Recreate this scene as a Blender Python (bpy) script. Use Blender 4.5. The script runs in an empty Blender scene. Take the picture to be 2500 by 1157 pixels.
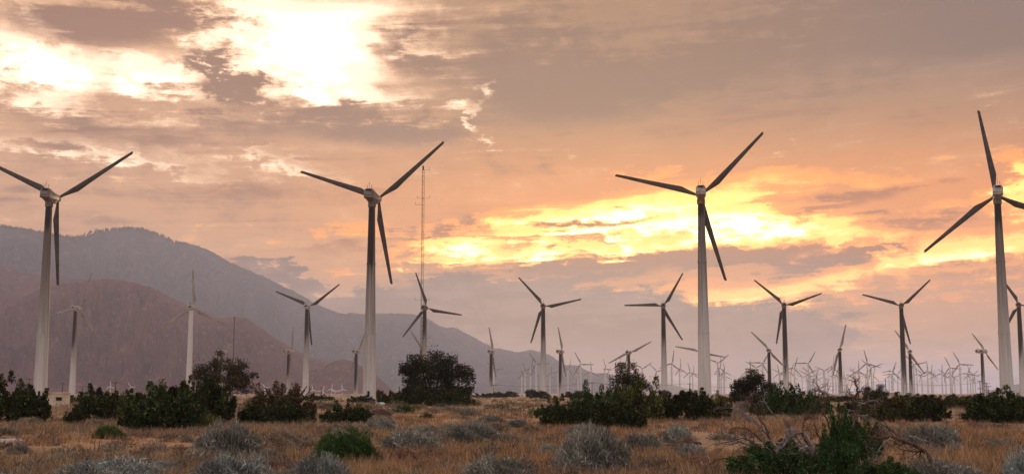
import bpy, math, random
import numpy as np
from mathutils import Vector

SC = bpy.context.scene
COL = SC.collection
R = math.radians

# ------------------------------------------------------------------ camera
FPX = 3000.0                       # focal length in pixels of the 2500 px wide photograph
HORIZON = 960.0
PITCH = math.atan((HORIZON - 578.5) / FPX)
EYE = 1.7
cam_data = bpy.data.cameras.new("camera")
cam_data.sensor_width = 36.0
cam_data.lens = 36.0 * FPX / 2500.0
cam_data.clip_start = 0.5
cam_data.clip_end = 80000.0
cam = bpy.data.objects.new("camera", cam_data)
cam.location = (0, 0, EYE)
cam.rotation_euler = (R(90) + PITCH, 0, 0)
COL.objects.link(cam)
SC.camera = cam


def ray(px, py):
    u, v = (px - 1250.0) / FPX, (578.5 - py) / FPX
    cp, sp = math.cos(PITCH), math.sin(PITCH)
    return Vector((u, cp - v * sp, sp + v * cp))


def at(px, py, dist):
    """point on the pixel's ray at ground distance y = dist"""
    d = ray(px, py)
    return Vector((0, 0, EYE)) + d * (dist / d.y)


def azel(px, py):
    d = ray(px, py).normalized()
    return math.degrees(math.atan2(d.x, d.y)), math.degrees(math.asin(d.z))


# ------------------------------------------------------------------ render settings
SC.render.engine = 'CYCLES'
SC.cycles.use_denoising = True
SC.cycles.max_bounces = 5
SC.cycles.diffuse_bounces = 3
SC.cycles.glossy_bounces = 2
SC.cycles.transmission_bounces = 3
SC.cycles.transparent_max_bounces = 6
SC.cycles.volume_bounces = 2
SC.view_settings.view_transform = 'Standard'
SC.view_settings.look = 'None'
SC.view_settings.exposure = 0.0
SC.view_settings.gamma = 1.0
SC.view_settings.use_curve_mapping = False


# ------------------------------------------------------------------ node helpers
class S:
    """a float / vector socket with operators"""
    nt = None

    def __init__(self, sock):
        self.s = sock

    @staticmethod
    def math(op, *args, clamp=False):
        n = S.nt.nodes.new('ShaderNodeMath')
        n.operation = op
        n.use_clamp = clamp
        for i, a in enumerate(args):
            if isinstance(a, S):
                S.nt.links.new(a.s, n.inputs[i])
            else:
                n.inputs[i].default_value = a
        return S(n.outputs[0])

    def __add__(self, o): return S.math('ADD', self, o)
    def __radd__(self, o): return S.math('ADD', o, self)
    def __sub__(self, o): return S.math('SUBTRACT', self, o)
    def __rsub__(self, o): return S.math('SUBTRACT', o, self)
    def __mul__(self, o): return S.math('MULTIPLY', self, o)
    def __rmul__(self, o): return S.math('MULTIPLY', o, self)
    def __truediv__(self, o): return S.math('DIVIDE', self, o)
    def pow(self, o): return S.math('POWER', self, o)
    def max(self, o): return S.math('MAXIMUM', self, o)
    def min(self, o): return S.math('MINIMUM', self, o)


def smooth(x, a, b):
    n = S.nt.nodes.new('ShaderNodeMapRange')
    n.interpolation_type = 'SMOOTHSTEP'
    S.nt.links.new(x.s, n.inputs[0])
    n.inputs[1].default_value = a
    n.inputs[2].default_value = b
    n.inputs[3].default_value = 0.0
    n.inputs[4].default_value = 1.0
    return S(n.outputs[0])


def vec(x, y, z=0.0):
    n = S.nt.nodes.new('ShaderNodeCombineXYZ')
    for i, a in enumerate((x, y, z)):
        if isinstance(a, S):
            S.nt.links.new(a.s, n.inputs[i])
        else:
            n.inputs[i].default_value = a
    return S(n.outputs[0])


def noise(v, scale, detail=5.0, rough=0.55, dist=0.0, lac=2.0):
    n = S.nt.nodes.new('ShaderNodeTexNoise')
    if v is not None:
        S.nt.links.new(v.s, n.inputs['Vector'])
    n.inputs['Scale'].default_value = scale
    n.inputs['Detail'].default_value = detail
    n.inputs['Roughness'].default_value = rough
    n.inputs['Lacunarity'].default_value = lac
    n.inputs['Distortion'].default_value = dist
    return S(n.outputs['Fac'])


def mixc(f, a, b, mode='MIX'):
    n = S.nt.nodes.new('ShaderNodeMix')
    n.data_type = 'RGBA'
    n.blend_type = mode
    ins = [i for i in n.inputs if i.enabled]
    if isinstance(f, S):
        S.nt.links.new(f.s, n.inputs[0])
    else:
        n.inputs[0].default_value = f
    for idx, c in ((6, a), (7, b)):
        if isinstance(c, S):
            S.nt.links.new(c.s, n.inputs[idx])
        else:
            n.inputs[idx].default_value = (c[0], c[1], c[2], 1.0)
    return S(n.outputs[2])


def srgb(r, g, b):
    def f(c):
        c /= 255.0
        return c / 12.92 if c <= 0.04045 else ((c + 0.055) / 1.055) ** 2.4
    return (f(r), f(g), f(b))


# ------------------------------------------------------------------ world: sunset sky with cloud layers
SUN_AZ, SUN_EL = azel(1480, 560)
world = bpy.data.worlds.new("World")
SC.world = world
world.cycles.sampling_method = 'MANUAL'
world.cycles.sample_map_resolution = 512
world.use_nodes = True
nt = world.node_tree
nt.nodes.clear()
S.nt = nt
tc = nt.nodes.new('ShaderNodeTexCoord')
sep = nt.nodes.new('ShaderNodeSeparateXYZ')
nt.links.new(tc.outputs['Generated'], sep.inputs[0])
X, Y, Z = S(sep.outputs[0]), S(sep.outputs[1]), S(sep.outputs[2])
Zp = Z.max(0.0)
AZ = S.math('ARCTAN2', X, Y) * 57.29578
EL = S.math('ARCSINE', Z) * 57.29578
# cloud-deck coordinates: the deck is a plane overhead, so far clouds flatten into streaks
inv = S.math('DIVIDE', 1.0, Zp + 0.2)
DECK = vec(X * inv, Y * inv, 0.0)
DECK2 = vec(X * inv * 1.0 + 7.3, Y * inv * 0.9, 3.1)
n_big = noise(DECK, 1.7, 4.0, 0.55, 0.3)
n_med = noise(DECK, 4.5, 8.0, 0.62, 0.5)
n_fine = noise(DECK2, 13.0, 8.0, 0.66, 0.5)
n_puff = noise(vec(AZ * 0.35, EL * 0.8, 1.7), 1.0, 9.0, 0.66, 0.45)
n_puff2 = noise(vec(AZ * 0.8 + 3.0, EL * 1.7, 5.7), 1.0, 8.0, 0.64, 0.35)
n_wispy = noise(vec(AZ * 0.07 + EL * 0.05, EL * 1.0 - AZ * 0.045, 9.2), 1.3, 8.0, 0.64, 0.55)
# warped sky position for the cloud masses
WA = AZ + (n_med - 0.5) * 6.0 + (n_puff - 0.5) * 5.0 + (n_puff2 - 0.5) * 3.0
WE = EL + (n_puff - 0.5) * 1.7 + (n_wispy - 0.5) * 2.2 + (n_puff2 - 0.5) * 1.6
WPOS = vec(WA, WE, 0.0)


CHAIN = [None]                     # evaluates the masses one after another (keeps the shader's stack small)


def blobs(items):
    """sum of soft cloud masses; px centre, px radii, tilt in degrees, weight"""
    acc = None
    for (px, py, rx, ry, tilt, w) in items:
        a, e = azel(px, py)
        m = nt.nodes.new('ShaderNodeMapping')
        m.vector_type = 'TEXTURE'
        m.inputs['Location'].default_value = (a, e, 0)
        m.inputs['Rotation'].default_value = (0, 0, R(tilt))
        k = 57.29578 / FPX
        m.inputs['Scale'].default_value = (rx * k, ry * k, 1)
        if CHAIN[0] is None:
            nt.links.new(WPOS.s, m.inputs['Vector'])
        else:
            ch = nt.nodes.new('ShaderNodeVectorMath')
            ch.operation = 'MULTIPLY_ADD'
            nt.links.new(CHAIN[0].s, ch.inputs[0])
            ch.inputs[1].default_value = (1e-7, 1e-7, 1e-7)
            nt.links.new(WPOS.s, ch.inputs[2])
            nt.links.new(ch.outputs[0], m.inputs['Vector'])
        d = nt.nodes.new('ShaderNodeVectorMath')
        d.operation = 'DOT_PRODUCT'
        nt.links.new(m.outputs[0], d.inputs[0])
        nt.links.new(m.outputs[0], d.inputs[1])
        g = S.math('POWER', 0.3679, S(d.outputs['Value']))
        acc = g * w if acc is None else S.math('MULTIPLY_ADD', g, w, acc)
        CHAIN[0] = acc
    return acc


CREAM = blobs([
    (480, 130, 620, 170, 0, 0.26), (980, 150, 330, 190, -10, 0.16), (330, 380, 480, 60, -4, 0.16),
    (720, 145, 200, 95, 0, 0.92), (620, 30, 170, 55, 0, 0.55), (830, 205, 110, 45, -20, 0.6), (830, 60, 100, 60, 0, 0.5),
    (50, 150, 140, 80, -20, 1.1), (110, 190, 100, 40, 0, 0.5), (400, 200, 110, 36, 0, 0.95), (300, 140, 110, 24, 0, 0.55),
    (70, 265, 120, 24, 0, 0.5), (100, 365, 260, 20, -4, 0.42), (130, 30, 60, 40, 0, 0.35),
    (680, 385, 190, 16, -14, 0.4), (350, 395, 170, 14, -10, 0.32),
    (1185, 215, 38, 24, 20, 0.75), (1150, 285, 24, 40, 0, 0.7), (1195, 340, 24, 16, 0, 0.6),
    (900, 30, 120, 40, 10, 0.35), (940, 245, 120, 16, 5, 0.35), (1080, 120, 60, 14, 0, 0.35),
    (1240, 270, 16, 10, 0, 0.4),
])
GOLD = blobs([
    (1560, 500, 210, 34, 8, 1.1), (1370, 572, 190, 38, 10, 1.4), (1650, 560, 200, 40, 0, 0.9), (1860, 540, 180, 30, 0, 1.0),
    (1800, 480, 130, 34, 20, 0.7), (2050, 555, 160, 22, -4, 0.6), (1130, 605, 200, 28, 2, 1.4), (1720, 600, 240, 40, 0, 0.6), (2000, 520, 200, 40, 4, 0.4), (2250, 690, 220, 30, 2, 0.45), (1600, 690, 260, 24, 2, 0.4), (2120, 620, 260, 40, 0, 0.4), (1230, 545, 140, 22, 8, 1.0),
    (1060, 642, 190, 11, 4, 0.9), (1400, 655, 210, 8, 2, 0.75), (1500, 610, 120, 14, 0, 0.7),
    (2230, 625, 190, 26, 3, 0.95), (2100, 590, 140, 20, 0, 0.6), (2490, 430, 60, 60, 0, 0.95), (2470, 600, 110, 36, 0, 0.75),
    (2350, 500, 90, 18, 10, 0.4), (2010, 685, 200, 18, 6, 0.7), (1790, 715, 170, 22, 0, 0.65), (1950, 720, 120, 12, 0, 0.4),
    (2350, 660, 180, 16, 0, 0.35), (1270, 715, 30, 14, 20, 0.45), (1420, 703, 30, 9, 0, 0.5), (2290, 575, 60, 12, 0, 0.3),
    (880, 560, 130, 24, 0, 0.6), (2120, 440, 90, 20, 0, 0.25), (1620, 420, 120, 20, 5, 0.3), (1950, 430, 120, 30, 0, 0.3),
    (2600, 500, 120, 100, 0, 0.4),
])
DARK = blobs([
    (220, 55, 200, 62, 4, 1.0), (390, 45, 110, 40, 0, 0.6), (475, 160, 42, 40, 0, 0.9), (530, 200, 30, 56, 42, 1.1), (585, 235, 50, 20, -20, 0.8),
    (60, 205, 90, 14, 0, 0.45), (330, 300, 330, 28, 3, 0.55), (820, 300, 220, 42, 0, 0.7), (1000, 330, 160, 40, 0, 0.55), (560, 330, 200, 24, 0, 0.3),
    (180, 325, 110, 14, 5, 0.55), (980, 130, 120, 36, -22, 0.75), (1280, 160, 200, 130, 0, 1.0), (1450, 240, 190, 70, 0, 0.6),
    (1750, 140, 280, 100, 8, 0.75), (2250, 60, 340, 90, 0, 1.0), (2480, 20, 170, 110, 0, 0.7), (2050, 230, 250, 40, 10, 0.3), (2200, 300, 240, 60, 0, 0.2),
    (1440, 543, 120, 13, 8, 1.9), (1540, 533, 60, 8, 6, 0.9), (1350, 552, 50, 8, 8, 0.9), (1250, 598, 80, 13, 6, 1.6), (1175, 588, 50, 7, 0, 0.8), (1430, 592, 60, 6, 4, 0.9),
    (1600, 635, 340, 15, 2, 1.7), (1300, 632, 160, 9, -2, 1.0), (1250, 690, 150, 24, 4, 1.0), (1080, 690, 120, 22, 0, 0.9), (1420, 680, 110, 16, 0, 0.7),
    (1560, 725, 110, 20, 0, 0.9), (1330, 740, 300, 22, 0, 0.6), (1800, 650, 280, 16, 2, 0.75), (2050, 640, 160, 12, 4, 0.6), (2350, 645, 160, 14, 2, 0.6),
    (2060, 500, 190, 20, 10, 0.7), (2250, 540, 170, 16, 2, 0.7), (1960, 760, 200, 20, 3, 0.5), (1040, 580, 110, 12, 3, 0.7), (820, 610, 220, 18, 0, 0.5), (1660, 573, 60, 6, 6, 0.6),
    (680, 690, 110, 26, -22, 0.9), (800, 725, 110, 24, -10, 0.8), (600, 660, 60, 16, -20, 0.6), (950, 740, 140, 30, 0, 0.7),
    (2450, 690, 120, 14, 0, 0.4), (900, 480, 280, 24, 0, 0.3), (450, 470, 220, 22, 0, 0.25), (1250, 430, 220, 50, 0, 0.3),
])
# smooth base tone of the cloud sheet
lowmix = smooth(EL, 0.3, 6.5)
hi = smooth(EL, 5.5, 15.0)
side = smooth(AZ, -18.0, 6.0)
c_low = mixc(side, srgb(214, 180, 172), srgb(166, 138, 138))
c_low = mixc(smooth(AZ, 9.0, 20.0), c_low, srgb(224, 190, 176))
c_low = mixc(smooth(EL, 3.2, 0.4), c_low, srgb(216, 206, 222))
c_mid = mixc(side, srgb(234, 190, 158), srgb(234, 174, 116))
c_hi = mixc(side, srgb(226, 188, 158), srgb(190, 156, 130))
c_hi = mixc(smooth(AZ, 6.0, 22.0) * smooth(EL, 11.0, 18.0), c_hi, srgb(172, 150, 142))
base = mixc(lowmix, c_low, c_mid)
base = mixc(hi, base, c_hi)
tex = n_big * 0.4 + n_med * 0.3 + n_wispy * 0.5 + n_puff2 * 0.25 - 0.725
calm = 1.0 - smooth(AZ, -3.0, 6.0) * smooth(EL, 9.5, 12.5) * 0.75
base = mixc(smooth(tex, 0.0, 0.17) * calm * 0.75, base, (1.0, 0.68, 0.47))
base = mixc(smooth(tex, 0.0, -0.17) * 0.75, base, srgb(168, 132, 122))
# the glow of the hidden sun spreads in the cloud sheet
BANK = blobs([
    (980, 790, 130, 75, 0, 0.8), (1090, 720, 90, 40, 0, 0.8), (1240, 730, 150, 60, 0, 1.0), (1330, 690, 80, 26, 0, 0.6), (1480, 790, 170, 80, 0, 0.9), (1560, 735, 70, 26, 0, 0.6),
    (1720, 800, 160, 56, 0, 0.8), (1870, 775, 130, 38, 0, 0.8), (2020, 800, 110, 34, 0, 0.6), (1150, 860, 420, 90, 0, 0.9), (1650, 890, 520, 70, 0, 0.8),
    (690, 682, 100, 28, -24, 1.3), (780, 722, 95, 32, -18, 1.3), (620, 655, 60, 15, -20, 1.0), (880, 750, 90, 36, 0, 0.8),
])
glow = blobs([(1560, 540, 680, 160, 0, 1.1), (2350, 560, 420, 180, 0, 0.9)])
base = mixc(glow.min(1.0) * 0.8, base, (1.05, 0.47, 0.13))
det = (n_fine - 0.5) * 0.9 + (n_wispy - 0.5) * 1.7 + (n_puff - 0.5) * 1.5 + (n_puff2 - 0.5) * 1.6
bg = GOLD * 0.86 + glow * 0.10 + det * 0.72 - DARK * 0.75
gold = mixc(smooth(bg, 0.5, 0.95), (1.2, 0.56, 0.12), (1.6, 1.12, 0.36))
gold = mixc(smooth(bg, 1.0, 1.5), gold, (2.6, 2.2, 1.3))
cg = smooth(bg, 0.2, 0.48) * smooth(EL, 12.5, 10.0)
bc = CREAM + det * 0.68 - DARK * 0.5
cream = mixc(smooth(bc, 0.4, 0.85), (1.05, 0.76, 0.56), (1.3, 1.15, 0.92))
cream = mixc(smooth(bc, 0.92, 1.4), cream, (2.4, 2.2, 1.9))
cc = smooth(bc, 0.12, 0.6)
dk = smooth(DARK - det * 0.55 - GOLD * 0.1, 0.22, 0.85)
dark_hi = mixc(side, srgb(180, 146, 130), srgb(166, 136, 120))
dark_lo = mixc(smooth(EL, 5.0, 7.2), srgb(150, 122, 120), srgb(200, 130, 70))
darkc = mixc(smooth(EL, 8.5, 11.0), dark_lo, dark_hi)
darkc = mixc(smooth(AZ, 12.0, 24.0) * smooth(EL, 10.0, 18.0) * 0.8, darkc, srgb(154, 136, 132))
col = mixc(dk * 0.9, base, darkc)
col = mixc(cc, col, cream)
col = mixc(cg, col, gold)
bk = smooth(BANK + det * 0.34 - GOLD * 0.12, 0.34, 0.62) * smooth(EL, 7.2, 6.2)
bank_c = mixc(smooth(det, -0.25, 0.3), srgb(138, 112, 112), srgb(170, 142, 138))
bank_c = mixc(smooth(EL, 3.6, 0.8), bank_c, srgb(190, 172, 176))
col = mixc(bk * 0.92, col, bank_c)
hs = nt.nodes.new('ShaderNodeHueSaturation')
hs.inputs['Saturation'].default_value = 1.0
hs.inputs['Value'].default_value = 1.0
nt.links.new(col.s, hs.inputs['Color'])
gm = nt.nodes.new('ShaderNodeGamma')
gm.inputs[1].default_value = 1.5
nt.links.new(hs.outputs[0], gm.inputs[0])
col = mixc(1.0, S(gm.outputs[0]), (1.12, 1.12, 1.10), 'MULTIPLY')
# away from the sunset and overhead, out of view, the deck is brightened as fill
toward = smooth(Y, -0.35, 0.75)
east = mixc(smooth(n_big * 0.6 + n_med * 0.4, 0.35, 0.65), (0.78, 0.72, 0.74), (1.06, 0.97, 0.98))
col = mixc(toward, east, col)
# clear sky behind the deck
skyt = nt.nodes.new('ShaderNodeTexSky')
skyt.sky_type = 'NISHITA'
skyt.sun_disc = False
skyt.sun_elevation = R(SUN_EL)
skyt.sun_rotation = R(SUN_AZ)
skyt.air_density = 1.2
skyt.dust_density = 2.5
clear = mixc(1.0, S(skyt.outputs[0]), (0.06, 0.06, 0.06), 'MULTIPLY')
col = mixc(0.05, col, clear)
# below the horizon: dim ground tone
col = mixc(smooth(EL, -0.5, -3.0), col, srgb(120, 98, 84))
bgn = nt.nodes.new('ShaderNodeBackground')
nt.links.new(col.s, bgn.inputs[0])
bgn.inputs[1].default_value = 1.0
outw = nt.nodes.new('ShaderNodeOutputWorld')
nt.links.new(bgn.outputs[0], outw.inputs[0])

# ------------------------------------------------------------------ sun, veiled by cloud
sun_data = bpy.data.lights.new("sun", 'SUN')
sun_data.energy = 1.2
sun_data.angle = R(12)
sun_data.color = (1.0, 0.72, 0.42)
sun = bpy.data.objects.new("sun", sun_data)
sun.location = (0, 0, 300)
_sd = Vector((math.sin(R(SUN_AZ)) * math.cos(R(SUN_EL)), math.cos(R(SUN_AZ)) * math.cos(R(SUN_EL)), math.sin(R(SUN_EL))))
sun.rotation_euler = (-_sd).to_track_quat('-Z', 'Y').to_euler()
COL.objects.link(sun)
# === END OF LIGHT ===


# ------------------------------------------------------------------ mesh and object helpers
rng = np.random.default_rng(11)
random.seed(5)


def mesh_from(name, verts, faces, material, tint=None, smooth=False, uv=None):
    """faces: int array (n,3) or (n,4)"""
    verts = np.asarray(verts, dtype=np.float32)
    faces = np.asarray(faces, dtype=np.int32)
    n, k = faces.shape
    me = bpy.data.meshes.new(name)
    me.vertices.add(len(verts))
    me.vertices.foreach_set('co', verts.ravel())
    me.loops.add(n * k)
    me.loops.foreach_set('vertex_index', faces.ravel())
    me.polygons.add(n)
    me.polygons.foreach_set('loop_start', np.arange(0, n * k, k, dtype=np.int32))
    if smooth:
        me.polygons.foreach_set('use_smooth', np.ones(n, dtype=bool))
    if tint is not None:
        a = me.color_attributes.new('tint', 'FLOAT_COLOR', 'POINT')
        c = np.ones((len(verts), 4), dtype=np.float32)
        c[:, :3] = tint
        a.data.foreach_set('color', c.ravel())
    me.update()
    me.validate()
    if material:
        me.materials.append(material)
    return me


def link(name, me, parent=None, loc=(0, 0, 0), rot=(0, 0, 0), scale=(1, 1, 1)):
    o = bpy.data.objects.new(name, me)
    COL.objects.link(o)
    if parent is not None:
        o.parent = parent
    o.location = loc
    o.rotation_euler = rot
    o.scale = scale
    return o


def tag(o, label, cat=None, group=None, kind=None):
    o['label'] = label
    if cat:
        o['category'] = cat
    if group:
        o['group'] = group
    if kind:
        o['kind'] = kind
    return o


class MB:
    """gathers polygons (quads and triangles) into one mesh"""

    def __init__(self):
        self.v, self.f = [], []

    def add(self, vs, fs):
        o = len(self.v)
        self.v += [tuple(p) for p in vs]
        self.f += [tuple(i + o for i in f) for f in fs]

    def box(self, x0, x1, y0, y1, z0, z1):
        self.add([(x0, y0, z0), (x1, y0, z0), (x1, y1, z0), (x0, y1, z0), (x0, y0, z1), (x1, y0, z1), (x1, y1, z1), (x0, y1, z1)],
                 [(0, 3, 2, 1), (4, 5, 6, 7), (0, 1, 5, 4), (1, 2, 6, 5), (2, 3, 7, 6), (3, 0, 4, 7)])

    def loft(self, rings, cap=True):
        n = len(rings[0])
        vs = [p for r in rings for p in r]
        fs = []
        for k in range(len(rings) - 1):
            for i in range(n):
                j = (i + 1) % n
                fs.append((k * n + i, k * n + j, (k + 1) * n + j, (k + 1) * n + i))
        if cap:
            fs.append(tuple(reversed(range(n))))
            fs.append(tuple((len(rings) - 1) * n + i for i in range(n)))
        self.add(vs, fs)

    def tube(self, pts, radii, n=6, cap=True):
        pts = [Vector(p) for p in pts]
        rings = []
        up = Vector((0.13, 0.21, 0.97)).normalized()
        for i, p in enumerate(pts):
            t = (pts[min(i + 1, len(pts) - 1)] - pts[max(i - 1, 0)])
            if t.length < 1e-6:
                t = Vector((0, 0, 1))
            t.normalize()
            a = t.cross(up)
            if a.length < 0.05:
                a = t.cross(Vector((1, 0, 0)))
            a.normalize()
            b = t.cross(a)
            r = radii[i] if hasattr(radii, '__len__') else radii
            rings.append([p + (a * math.cos(q) + b * math.sin(q)) * r for q in (2 * math.pi * k / n for k in range(n))])
        self.loft(rings, cap)

    def mesh(self, name, material, smooth=False, angle=None):
        me = bpy.data.meshes.new(name)
        me.from_pydata(self.v, [], self.f)
        if smooth:
            me.polygons.foreach_set('use_smooth', np.ones(len(me.polygons), dtype=bool))
            if angle is not None:
                try:
                    me.set_sharp_from_angle(angle=R(angle))
                except Exception:
                    pass
        me.update()
        if material:
            me.materials.append(material)
        return me


def ring(r, z, n=28, cx=0.0, cy=0.0):
    return [(cx + r * math.cos(2 * math.pi * k / n), cy + r * math.sin(2 * math.pi * k / n), z) for k in range(n)]


def vnoise(x, y, seed=0):
    """smooth value noise on arrays, 0..1"""
    xi, yi = np.floor(x).astype(np.int64), np.floor(y).astype(np.int64)
    xf, yf = x - xi, y - yi
    u, v = xf * xf * (3 - 2 * xf), yf * yf * (3 - 2 * yf)

    def h(a, b):
        n = (a * 374761393 + b * 668265263 + seed * 1442695041) & 0x7fffffff
        n = ((n ^ (n >> 13)) * 1274126177) & 0x7fffffff
        return ((n ^ (n >> 16)) & 0xffff) / 65535.0
    return (h(xi, yi) * (1 - u) + h(xi + 1, yi) * u) * (1 - v) + (h(xi, yi + 1) * (1 - u) + h(xi + 1, yi + 1) * u) * v


def fbm(x, y, seed=0, octaves=5, gain=0.5):
    t, a, s = 0.0, 1.0, 0.0
    for o in range(octaves):
        t = t + a * vnoise(x * 2 ** o + 17.3 * o, y * 2 ** o - 9.1 * o, seed + o)
        s += a
        a *= gain
    return t / s


def ridged(x, y, seed=0, octaves=5):
    t, a, s = 0.0, 1.0, 0.0
    for o in range(octaves):
        t = t + a * (1 - np.abs(2 * vnoise(x * 2 ** o + 5.7 * o, y * 2 ** o + 3.3 * o, seed + o) - 1))
        s += a
        a *= 0.5
    return t / s


# ------------------------------------------------------------------ materials
def new_mat(name):
    m = bpy.data.materials.new(name)
    m.use_nodes = True
    m.node_tree.nodes.clear()
    S.nt = m.node_tree
    return m


def finish(m, color, rough=0.8, metallic=0.0, bump=None, bump_d=0.02, spec=0.3, translucent=0.0):
    t = m.node_tree
    b = t.nodes.new('ShaderNodeBsdfPrincipled')
    if isinstance(color, S):
        t.links.new(color.s, b.inputs['Base Color'])
    else:
        b.inputs['Base Color'].default_value = (*color, 1)
    if isinstance(rough, S):
        t.links.new(rough.s, b.inputs['Roughness'])
    else:
        b.inputs['Roughness'].default_value = rough
    b.inputs['Metallic'].default_value = metallic
    b.inputs['Specular IOR Level'].default_value = spec
    if bump is not None:
        bn = t.nodes.new('ShaderNodeBump')
        bn.inputs['Distance'].default_value = bump_d
        bn.inputs['Strength'].default_value = 1.0
        t.links.new(bump.s, bn.inputs['Height'])
        t.links.new(bn.outputs[0], b.inputs['Normal'])
    out = t.nodes.new('ShaderNodeOutputMaterial')
    sh = b.outputs[0]
    if translucent > 0:
        tr = t.nodes.new('ShaderNodeBsdfTranslucent')
        if isinstance(color, S):
            t.links.new(color.s, tr.inputs[0])
        else:
            tr.inputs[0].default_value = (*color, 1)
        mx = t.nodes.new('ShaderNodeMixShader')
        mx.inputs[0].default_value = translucent
        t.links.new(b.outputs[0], mx.inputs[1])
        t.links.new(tr.outputs[0], mx.inputs[2])
        sh = mx.outputs[0]
    t.links.new(sh, out.inputs[0])
    return m


def objcoord():
    return S(S.nt.nodes.new('ShaderNodeTexCoord').outputs['Object'])


def poscoord():
    return S(S.nt.nodes.new('ShaderNodeNewGeometry').outputs['Position'])


def sepxyz(v):
    n = S.nt.nodes.new('ShaderNodeSeparateXYZ')
    S.nt.links.new(v.s, n.inputs[0])
    return S(n.outputs[0]), S(n.outputs[1]), S(n.outputs[2])


def objrand():
    return S(S.nt.nodes.new('ShaderNodeObjectInfo').outputs['Random'])


def attr(name, kind='GEOMETRY', out='Fac'):
    n = S.nt.nodes.new('ShaderNodeAttribute')
    n.attribute_type = kind
    n.attribute_name = name
    return S(n.outputs[out])


def tower_material():
    """white paint, chalky dirt, a painted light-to-dark fade, and the oil that runs down from the nacelle on its rear side"""
    m = new_mat('tower_paint')
    o = objcoord()
    x, y, z = sepxyz(o)
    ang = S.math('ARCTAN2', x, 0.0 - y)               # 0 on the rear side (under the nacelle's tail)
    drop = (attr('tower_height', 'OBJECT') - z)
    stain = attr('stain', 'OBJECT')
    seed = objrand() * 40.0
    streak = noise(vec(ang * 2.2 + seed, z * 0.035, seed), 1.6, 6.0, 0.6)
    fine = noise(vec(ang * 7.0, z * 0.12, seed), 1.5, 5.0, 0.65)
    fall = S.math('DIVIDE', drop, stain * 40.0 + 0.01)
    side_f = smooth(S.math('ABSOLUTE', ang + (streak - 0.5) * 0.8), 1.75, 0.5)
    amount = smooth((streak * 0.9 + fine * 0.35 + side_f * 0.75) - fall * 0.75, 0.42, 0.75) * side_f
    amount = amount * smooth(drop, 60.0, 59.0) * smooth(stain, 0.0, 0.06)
    painted_fade = smooth(streak * 0.5 + fine * 0.25 + 0.56 - S.math('DIVIDE', drop, attr('painted_fade', 'OBJECT') * 44.0 + 2.0) * 0.62, 0.15, 0.85)  # tonal fade painted into the colour: tower shaded darker towards its top
    painted_fade = painted_fade * smooth(drop, 60.0, 59.0) * smooth(attr('painted_fade', 'OBJECT'), 0.0, 0.5)
    grime = smooth(noise(vec(ang * 1.3 + seed, z * 0.05, 2.0), 2.0, 8.0, 0.7), 0.38, 0.72)
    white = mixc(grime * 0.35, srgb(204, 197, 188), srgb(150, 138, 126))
    white = mixc(painted_fade * 0.92, white, srgb(84, 68, 58))
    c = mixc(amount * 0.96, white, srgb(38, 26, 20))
    return finish(m, c, rough=0.55, bump=fine, bump_d=0.01)


def simple_noise_mat(name, c1, c2, scale, rough=0.7, lo=0.35, hi_=0.65, bump_d=0.02, metallic=0.0, coord='obj', detail=6.0):
    m = new_mat(name)
    n = noise(objcoord() if coord == 'obj' else poscoord(), scale, detail, 0.6)
    return finish(m, mixc(smooth(n, lo, hi_), c1, c2), rough, metallic, bump=n, bump_d=bump_d)


M = {}
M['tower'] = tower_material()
M['nacelle'] = simple_noise_mat('nacelle_gelcoat', srgb(196, 186, 174), srgb(140, 124, 112), 0.9, 0.5)
M['nacelle_dirty'] = simple_noise_mat('nacelle_oily', srgb(120, 106, 96), srgb(48, 38, 34), 0.7, 0.5)
M['nacelle_grey'] = simple_noise_mat('nacelle_grey', srgb(138, 124, 114), srgb(100, 86, 78), 0.8, 0.5)
M['blade'] = simple_noise_mat('blade_backlit', srgb(82, 71, 64), srgb(56, 47, 42), 0.5, 0.45)  # backlit silhouette darkness put into the blade colour
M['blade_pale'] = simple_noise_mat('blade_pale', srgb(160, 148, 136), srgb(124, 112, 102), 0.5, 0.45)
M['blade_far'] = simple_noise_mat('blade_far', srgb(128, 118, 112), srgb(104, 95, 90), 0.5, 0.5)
M['dark'] = finish(new_mat('dark_opening'), srgb(30, 25, 24), 0.8)
M['steel'] = simple_noise_mat('galvanised_steel', srgb(70, 64, 62), srgb(44, 40, 39), 3.0, 0.7, metallic=0.0)
M['rust_ring'] = simple_noise_mat('yaw_ring_rusty', srgb(150, 110, 50), srgb(90, 60, 34), 1.5, 0.7)
M['wood'] = simple_noise_mat('pole_wood', srgb(88, 70, 60), srgb(52, 42, 38), 4.0, 0.9)
M['wire'] = finish(new_mat('wire'), srgb(70, 62, 62), 0.6)
M['plaster'] = simple_noise_mat('hut_plaster', srgb(206, 186, 160), srgb(176, 152, 128), 0.8, 0.9)
M['rock'] = simple_noise_mat('pale_rock', srgb(208, 212, 216), srgb(150, 152, 156), 3.0, 0.9, bump_d=0.1)
M['deadwood'] = simple_noise_mat('dead_wood', srgb(150, 140, 138), srgb(92, 80, 76), 6.0, 0.9, bump_d=0.02)
M['deadwood_dark'] = simple_noise_mat('dead_wood_dark', srgb(104, 82, 70), srgb(58, 44, 38), 6.0, 0.9, bump_d=0.02)
M['bark'] = simple_noise_mat('bark', srgb(70, 54, 46), srgb(42, 32, 28), 5.0, 0.95, bump_d=0.03)


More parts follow.
